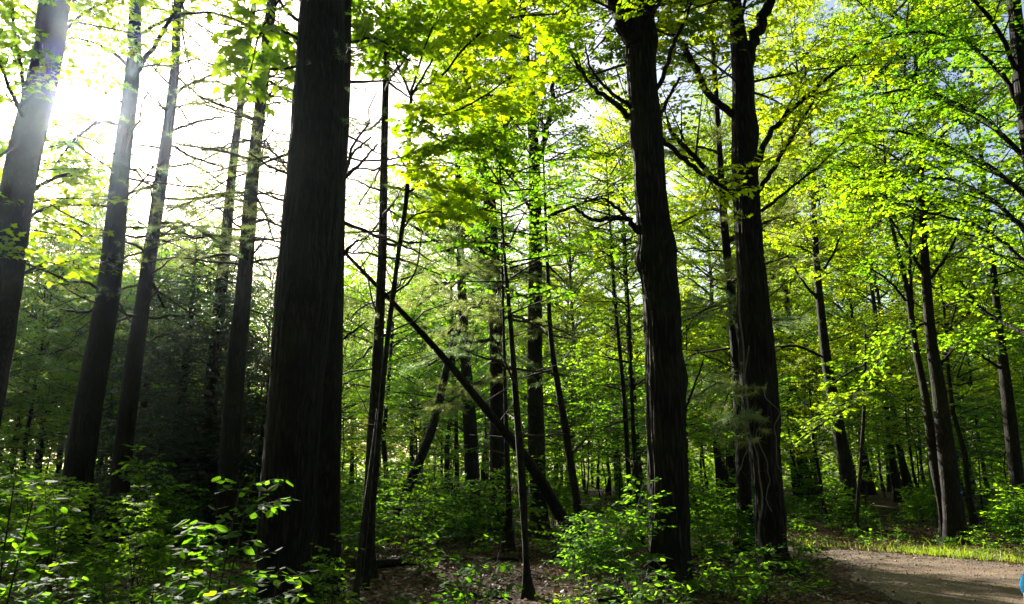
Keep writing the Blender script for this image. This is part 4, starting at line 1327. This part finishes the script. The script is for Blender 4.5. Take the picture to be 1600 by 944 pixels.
# ------------------------------------------------------------------ floor cover
def floor_stuff():
    rng = np.random.default_rng(91)
    N = 80000
    x = rng.uniform(-11, 12, N); y = 1.5 + 17 * rng.uniform(0, 1, N) ** .8
    keep = (np.abs(x) < .8 * y + 2) & ((path_dist(x, y) > 0) | (rng.random(N) < .015 + .5 * np.exp(np.minimum(path_dist(x, y), 0) / .25)))
    x, y = x[keep], y[keep]
    z = np.where(path_dist(x, y) > 0.1, gz(x, y), .008) + rng.uniform(.004, .03, len(x))
    g = Geo()
    a = rng.uniform(0, 6.28, len(x))
    leaves(g, rng, np.stack([x, y, z], -1), np.stack([np.cos(a), np.sin(a), rng.normal(0, .25, len(x))], -1), rng.uniform(.03, .085, len(x)), 'ovate', 0, .5)
    tag(link('leaf_litter', g.mesh('leaf_litter', [M['litter']], smooth=False)), 'reddish brown fallen leaves scattered over the wood floor', 'leaf litter', None, 'stuff')
    # grit and small stones lying on the path
    n = 9000
    i = rng.integers(0, 66, n); t = rng.uniform(0, 1, (n, 1))
    t = np.where(rng.random((n, 1)) < .4, np.where(t < .5, t * .3, 1 - (1 - t) * .3), t)
    c = PLs[i] * (1 - t) + PRs[i] * t + rng.normal(0, .08, (n, 2))
    r = rng.uniform(.005, .016, n) * np.where(rng.random(n) > .97, 1.9, 1)
    O = np.array([(1, 0, 0), (0, 1, 0), (-1, 0, 0), (0, -1, 0), (0, 0, .7), (0, 0, -.7)], float)
    a = rng.uniform(0, 6.28, n)
    ca, sa = np.cos(a)[:, None], np.sin(a)[:, None]
    v = np.stack([O[None, :, 0] * ca - O[None, :, 1] * sa, O[None, :, 0] * sa + O[None, :, 1] * ca, np.broadcast_to(O[None, :, 2], (n, 6))], -1)
    v = v * (1 + rng.normal(0, .2, (n, 6, 1))) * r[:, None, None] + np.stack([c[:, 0], c[:, 1], .006 + r * .35], -1)[:, None, :]
    T8 = np.array([(0, 1, 4), (1, 2, 4), (2, 3, 4), (3, 0, 4), (1, 0, 5), (2, 1, 5), (3, 2, 5), (0, 3, 5)])
    gp = Geo(); gp.add(v, (T8[None] + (np.arange(n) * 6)[:, None, None]).reshape(-1, 3))
    tag(link('path_gravel', gp.mesh('path_gravel', [plain_mat('pebble', (.22, .19, .16), .8, .45, 30)], smooth=False)), 'loose small stones scattered over the path', 'gravel', None, 'stuff')
    # low green cover
    N = 9000
    x = rng.uniform(-14, 14, N); y = rng.uniform(3, 26, N)
    px = 800 + F * x / (y * 1.02)
    pr = np.where((px > 560) & (px < 880) & (y < 12.6), .15, .8)
    keep = (path_dist(x, y) > .15) & (rng.random(N) < pr) & (np.sin(x * 1.1) * np.cos(y * .9) + rng.normal(0, .4, N) > -.35)
    x, y = x[keep], y[keep]
    n = len(x)
    k = 6
    a = rng.uniform(0, 6.28, (n, k))
    h = rng.uniform(.03, .14, (n, 1)) * np.ones((1, k))
    pos = np.stack([x[:, None] + np.cos(a) * .03, y[:, None] + np.sin(a) * .03, gz(x, y)[:, None] + h], -1).reshape(-1, 3)
    d = np.stack([np.cos(a), np.sin(a), np.full_like(a, -.1)], -1).reshape(-1, 3)
    g = Geo()
    leaves(g, rng, pos, d, rng.uniform(.03, .065, n * k), 'ovate', 0, .3)
    st = Seg(np.stack([x, y, gz(x, y) - .01], -1), np.tile(UP, (n, 1)) + rng.normal(0, .1, (n, 3)), h[:, 0] + .01, .0012, 0); st.mesh(g, 2, 3, 1)
    tag(link('ground_cover', g.mesh('ground_cover', [M['floor_leaf'], M['twig']], smooth=False)), 'low green herbs and tiny seedlings carpeting the wood floor', 'ground cover', None, 'stuff')
    # grassy verge along the far edge of the path
    N = 26000
    i = rng.integers(30, 80, N)
    off = np.abs(rng.normal(0, .55, N))
    nrm = unit(PRs - PLs)
    q = PRs[i] + nrm[i] * (off[:, None] + .0) + rng.normal(0, .12, (N, 2))
    x, y = q[:, 0], q[:, 1]
    keep = path_dist(x, y) > -.02
    keep &= (off < .6) | (rng.random(N) < .3)
    pv = 800 + F * x / (y * 1.03)
    keep &= rng.random(N) < np.clip((pv - 1290) / 130, .12, 1) * (.45 + .55 * (np.sin(x * 2.3 + 1) * np.sin(y * 3.1 + x) > -.35))
    x, y = x[keep], y[keep]; n = len(x)
    L = rng.uniform(.06, .21, n) * (1 + .8 * (rng.random(n) > .95))
    d = np.stack([rng.normal(0, .35, n), rng.normal(0, .35, n), np.ones(n)], -1)
    g = Geo()
    p = np.stack([x, y, gz(x, y) - .005], -1)
    d = unit(d)
    s = unit(np.cross(d, rng.normal(0, 1, (n, 3)))) * .0036
    bend = np.stack([rng.normal(0, .3, n), rng.normal(0, .3, n), np.zeros(n)], -1) * L[:, None]
    v = np.stack([p - s, p + s, p + d * L[:, None] * .6 + s * .7, p + d * L[:, None] * .6 - s * .7, p + d * L[:, None] + bend], 1)
    b = (np.arange(n) * 5)[:, None]
    g.add(v, b + np.array([[0, 1, 2, 3]]))
    g.f.append((b + np.array([[3, 2, 4]])).astype(np.int32) + 0); g.m.append(np.zeros(n, np.int32))
    tag(link('verge_grass', g.mesh('verge_grass', [M['grass']])), 'sunlit yellow-green grass strip along the far edge of the path', 'grass', None, 'stuff')


floor_stuff()


def weeds():
    for k, (px, Y, H, lab) in enumerate([(1380, 14.6, .62, 'tall pale weed with drooping leaves, leftmost on the verge'),
                                         (1402, 14.5, .5, 'narrow upright weed in the middle of the verge weeds'),
                                         (1541, 13.6, .6, 'tall pointed weed standing alone on the right part of the verge'),
                                         (1425, 14.4, .3, 'short weed on the verge below the thin leaning trunk'),
                                         (1565, 13.6, .32, 'leafy weed at the right end of the verge')]):
        r = np.random.default_rng(600 + k)
        p, t = at(px, 850, Y)
        z = float(gz(p[0], p[1]))
        rt = thing('weed', lab, 'plant', (p[0], p[1], z))
        g, lf = Geo(), Geo()
        s = Seg([[0, 0, -.02]], [[r.normal(0, .12), 0, 1]], H, .005, .05); s.mesh(g, 6, 5)
        i, kk, q = s.stations(r, 34, .1, 8)
        a = kk * 2.4
        d = np.stack([np.cos(a), np.sin(a), np.full(len(a), .5)], -1)
        leaves(lf, r, s.pt(i, q), d, .13 * (1.15 - q) + .02, 'blade', 0, .3)
        link('stem', g.mesh('stem', [M['grass']]), rt); link('foliage', lf.mesh('foliage', [M['grass']], smooth=False), rt)


weeds()


def fallen():
    for k, (a, b, r, lab, bk) in enumerate([
        ((940, 925, 8.6), (1075, 882, 9.6), .05, 'fallen dark log lying at the foot of the knobbly trunk', 'bark_dark'),
        ((590, 872, 11.6), (830, 858, 12.4), .045, 'long thin fallen branch lying across the open leaf litter', 'bark_dark'),
        ((1085, 858, 12.2), (1165, 868, 11.6), .06, 'fallen log lying between the knobbly and the forked trunk', 'bark_dark'),
        ((690, 905, 9.6), (800, 925, 9.0), .03, 'short fallen stick on the leaf litter, in front of the thin pole foot', 'bark_grey'),
        ((1262, 905, 9.8), (1300, 935, 9.0), .012, 'pale bare twig lying at the near edge of the path', 'deadwood')]):
        rr = np.random.default_rng(700 + k)
        P = []
        for (px, py, Y) in (a, b):
            p, _ = at(px, py, Y); P.append(p)
        P = np.array(P)
        n = 14
        L = P[0] + (P[1] - P[0]) * np.linspace(0, 1, n)[:, None]
        L[:, 2] = np.mean(gz(L[:, 0], L[:, 1])) + r * .6
        L[1:-1] += rr.normal(0, .012, (n - 2, 3))
        g = Geo(); g.add(*tube(L, r * np.linspace(1, .55, n), 12, bark_disp(k, .08)))
        base = L[0]
        o = link('fallen_branch', g.mesh('fallen_branch', [M[bk]], off=base), None, base)
        tag(o, lab, 'fallen branch')
        s = Seg(L[2::3], rr.normal(0, 1, (len(L[2::3]), 3)) + np.array([0, 0, .7]), rr.uniform(.2, .6, len(L[2::3])), .006, .1)
        h = Geo(); s.mesh(h, 5, 4)
        link('twig', h.mesh('twig', [M['twig']], off=base), o)


fallen()


# blue paint-like trail marker tags
def markers():
    blue = plain_mat('blue_plastic', (.02, .10, .55), .4, .1, 5, .5)
    for k, (px, py, Y, lab) in enumerate([(1501, 764, 15.05, 'small blue trail tag on the thicker leaning trunk beyond the verge'),
                                          (1257, 627, 15.5, 'small blue ribbon hanging among leaves right of the forked trunk')]):
        p, t = at(px, py, Y)
        g = Geo()
        r = np.random.default_rng(k)
        n = 8
        u = np.linspace(0, 1, n)
        w = .035 - .012 * u
        top = np.stack([-w, .012 * np.sin(u * 5), -.09 * u], -1); bot = np.stack([w, .012 * np.sin(u * 5 + .5) + .004, -.09 * u - .012], -1)
        back = np.array([0, .003, 0])
        v = np.concatenate([top, bot, top + back, bot + back])
        f = []
        for i in range(n - 1):
            f += [[i, i + 1, n + i + 1, n + i], [2 * n + i, 3 * n + i, 3 * n + i + 1, 2 * n + i + 1], [i, 2 * n + i, 2 * n + i + 1, i + 1], [n + i, n + i + 1, 3 * n + i + 1, 3 * n + i]]
        g.add(v, np.array(f))
        o = link('trail_marker', g.mesh('trail_marker', [blue]), None, p)
        tag(o, lab, 'marker')


markers()


# ------------------------------------------------------------------ child at the right edge
def skin_mesh(name, verts, edges, radii, mat, sub=2, root=0):
    me = bpy.data.meshes.new(name)
    me.from_pydata([tuple(v) for v in verts], edges, [])
    o = bpy.data.objects.new(name, me)
    COL.objects.link(o)
    m = o.modifiers.new('skin', 'SKIN')
    for i, r in enumerate(radii):
        sv = me.skin_vertices[0].data[i]
        sv.radius = (r, r) if not isinstance(r, tuple) else r
        sv.use_root = (i == root)
    m.use_smooth_shade = True
    ss = o.modifiers.new('sub', 'SUBSURF'); ss.levels = sub; ss.render_levels = sub
    dg = bpy.context.evaluated_depsgraph_get()
    ev = o.evaluated_get(dg)
    res = bpy.data.meshes.new_from_object(ev)
    res.name = name
    bpy.data.objects.remove(o)
    res.materials.clear(); res.materials.append(mat)
    for p in res.polygons: p.use_smooth = True
    return res


def child():
    skin = plain_mat('skin', (.50, .27, .19), .5, .06, 8, .4)
    shirt = plain_mat('blue_cotton', (.015, .20, .42), .85, .12, 10, .2, .2)
    short = plain_mat('dark_cotton', (.04, .045, .06), .9, .15, 10, .2)
    hairm = plain_mat('brown_hair', (.06, .035, .02), .6, .3, 60, .4)
    shoe = plain_mat('grey_canvas', (.18, .18, .19), .8, .15, 20, .3)
    x0, y0 = 2.765, 4.0
    rt = link('person', None, None, (x0, y0, .006))
    tag(rt, 'child in a bright blue T-shirt at the right edge, walking on the path', 'person')
    # body skeleton, metres, facing +Y; z up
    V = [(0, 0, .62), (0, 0, .74), (0, .01, .88), (0, 0, .97), (0, .01, 1.03), (0, .02, 1.09),           # 0-5 pelvis..head base
         (.0, .03, 1.16), (0, .02, 1.23),                                                               # 6,7 head
         (-.12, 0, .955), (-.165, -.03, .83), (-.165, -.01, .70), (-.155, .05, .60),                         # 8-11 left arm
         (.12, 0, .955), (.165, .03, .83), (.165, .09, .71), (.155, .16, .62),                                # 12-15 right arm
         (-.065, 0, .58), (-.07, .08, .34), (-.07, .02, .08), (-.07, .06, .035), (-.07, .14, .03),         # 16-20
         (.065, 0, .58), (.07, .0, .34), (.07, -.12, .10), (.07, -.09, .045), (.07, -.01, .03)]            # 21-25
    E = [(0, 1), (1, 2), (2, 3), (3, 4), (4, 5), (5, 6), (6, 7), (3, 8), (8, 9), (9, 10), (10, 11), (3, 12), (12, 13), (13, 14), (14, 15),
         (0, 16), (16, 17), (17, 18), (18, 19), (19, 20), (0, 21), (21, 22), (22, 23), (23, 24), (24, 25)]
    R = [.085, .08, .09, .07, .036, .045, .078, .06, .044, .034, .029, .021, .044, .034, .029, .021,
         .062, .044, .03, .03, .024, .062, .044, .03, .03, .024]
    # hands: palm and five fingers each
    for (w, el, sx) in ((11, 10, -1), (15, 14, 1)):
        wp = np.array(V[w]); dr = unit(wp - np.array(V[el]))
        fw = np.array([0, 1.0, 0]); fw = unit(fw - dr * fw.dot(dr)); inn = np.array([-sx, 0, 0.0])
        palm = wp + dr * .045
        V.append(tuple(palm)); R.append((.020)); pi = len(V) - 1; E.append((w, pi))
        for k, (o, L) in enumerate(((.018, .050), (.006, .056), (-.006, .052), (-.018, .042))):
            a = palm + dr * .018 + fw * o
            b = a + dr * L * .55 + inn * .006
            c = b + dr * L * .38 + inn * .016
            ids = []
            for q, rr in ((a, .0078), (b, .0068), (c, .0055)):
                V.append(tuple(q)); R.append(rr); ids.append(len(V) - 1)
            E += [(pi, ids[0]), (ids[0], ids[1]), (ids[1], ids[2])]
        a = palm - dr * .02 + fw * .024 + inn * .006; b = a + dr * .024 + fw * .012; c = b + dr * .02
        ids = []
        for q, rr in ((a, .0085), (b, .0075), (c, .006)):
            V.append(tuple(q)); R.append(rr); ids.append(len(V) - 1)
        E += [(pi, ids[0]), (ids[0], ids[1]), (ids[1], ids[2])]
    me = skin_mesh('body', V, E, R, skin)
    body = link('body', me, rt)
    # face: eyes, nose, mouth, ears sit on the head
    def ell(name, c, r, mat, n=10):
        th = np.linspace(0, np.pi, n); ph = np.linspace(0, 2 * np.pi, 2 * n, endpoint=False)
        T, Pp = np.meshgrid(th, ph, indexing='ij')
        v = np.stack([np.sin(T) * np.cos(Pp) * r[0] + c[0], np.sin(T) * np.sin(Pp) * r[1] + c[1], np.cos(T) * r[2] + c[2]], -1)
        m = 2 * n
        i, j = np.meshgrid(np.arange(n - 1), np.arange(m), indexing='ij')
        f = np.stack([i * m + j, (i + 1) * m + j, (i + 1) * m + (j + 1) % m, i * m + (j + 1) % m], -1).reshape(-1, 4)
        g = Geo(); g.add(v, f)
        return link(name, g.mesh(name, [mat]), rt)
    white = plain_mat('eye_white', (.7, .7, .68), .3, .05)
    lip = plain_mat('lip', (.42, .15, .12), .5, .05)
    for s in (-1, 1):
        e = ell('eye', (s * .026, .088, 1.165), (.011, .010, .009), white)
        ell('ear', (s * .074, .02, 1.155), (.009, .018, .026), skin)
    ell('nose', (0, .105, 1.145), (.011, .014, .017), skin)
    ell('mouth', (0, .094, 1.112), (.021, .008, .006), lip)
    ell('hair', (0, .008, 1.195), (.084, .088, .072), hairm, 14)
    # clothing follows the body
    VT = [(0, 0, .60), (0, 0, .74), (0, .01, .88), (0, 0, .965), (0, .0, .995), (-.12, 0, .955), (-.16, -.022, .85), (.12, 0, .955), (.16, .022, .85)]
    sh = skin_mesh('t_shirt', VT, [(0, 1), (1, 2), (2, 3), (3, 4), (3, 5), (5, 6), (3, 7), (7, 8)], [(.125, .10), (.115, .095), (.115, .10), .088, .05, .06, .056, .06, .056], shirt)
    link('t_shirt', sh, rt)
    VS = [(0, 0, .63), (-.068, .01, .55), (-.075, .06, .38), (.068, .0, .55), (.075, .0, .38)]
    link('shorts', skin_mesh('shorts', VS, [(0, 1), (1, 2), (0, 3), (3, 4)], [(.12, .10), .078, .068, .078, .068], short), rt)
    for s, yy, zz in ((-1, .06, .028), (1, -.09, .04)):
        VV = [(s * .07, yy - .05, zz + .015), (s * .07, yy + .03, zz + .01), (s * .07, yy + .11, zz + .0)]
        link('shoe', skin_mesh('shoe', VV, [(0, 1), (1, 2)], [.036, .036, .03], shoe), rt)
    rt.rotation_euler = (0, 0, math.radians(8))


child()
print('objects', len(bpy.data.objects), 'polys', sum(len(m.polygons) for m in bpy.data.meshes), 'back', nb)


def glow_haze():  # scattering air box added to imitate the lens glow around the sun
    m = bpy.data.materials.new('glow_haze'); m.use_nodes = True
    nt = m.node_tree; nt.nodes.clear()
    out = nt.nodes.new('ShaderNodeOutputMaterial')
    v = nt.nodes.new('ShaderNodeVolumePrincipled')
    v.inputs['Color'].default_value = (.72, .86, 1.0, 1)
    v.inputs['Density'].default_value = HAZE
    v.inputs['Anisotropy'].default_value = .93
    nt.links.new(v.outputs[0], out.inputs['Volume'])
    b = np.array([(x, y, z) for x in (-905, 905) for y in (-605, 905) for z in (-1.4, 24)], float)
    g = Geo(); g.add(b, np.array([[0, 1, 3, 2], [4, 6, 7, 5], [0, 4, 5, 1], [2, 3, 7, 6], [0, 2, 6, 4], [1, 5, 7, 3]]))
    tag(link('glow_haze', g.mesh('glow_haze', [m], smooth=False)), 'thin hazy air added to imitate the lens glow around the sun', 'glow_haze', None, 'stuff')


HAZE = 0.0003
glow_haze()


# labels: neighbours of one small group are told apart by their place in it
def sort_out():
    by = {}
    for o in bpy.data.objects:
        if o.parent is None and o.get('label') and o.get('group'):
            by.setdefault(o['label'], []).append(o)
    for lab, L in by.items():
        if 2 <= len(L) <= 5 and len(lab.split()) <= 15:
            L.sort(key=lambda o: o.location.x / max(o.location.y, .1))
            for o, w in zip(L, {2: ('leftmost', 'rightmost'), 3: ('leftmost', 'middle', 'rightmost'), 4: ('leftmost', 'left-middle', 'right-middle', 'rightmost'),
                                5: ('leftmost', 'left-middle', 'middle', 'right-middle', 'rightmost')}[len(L)]):
                o['label'] = w + ' ' + lab


sort_out()
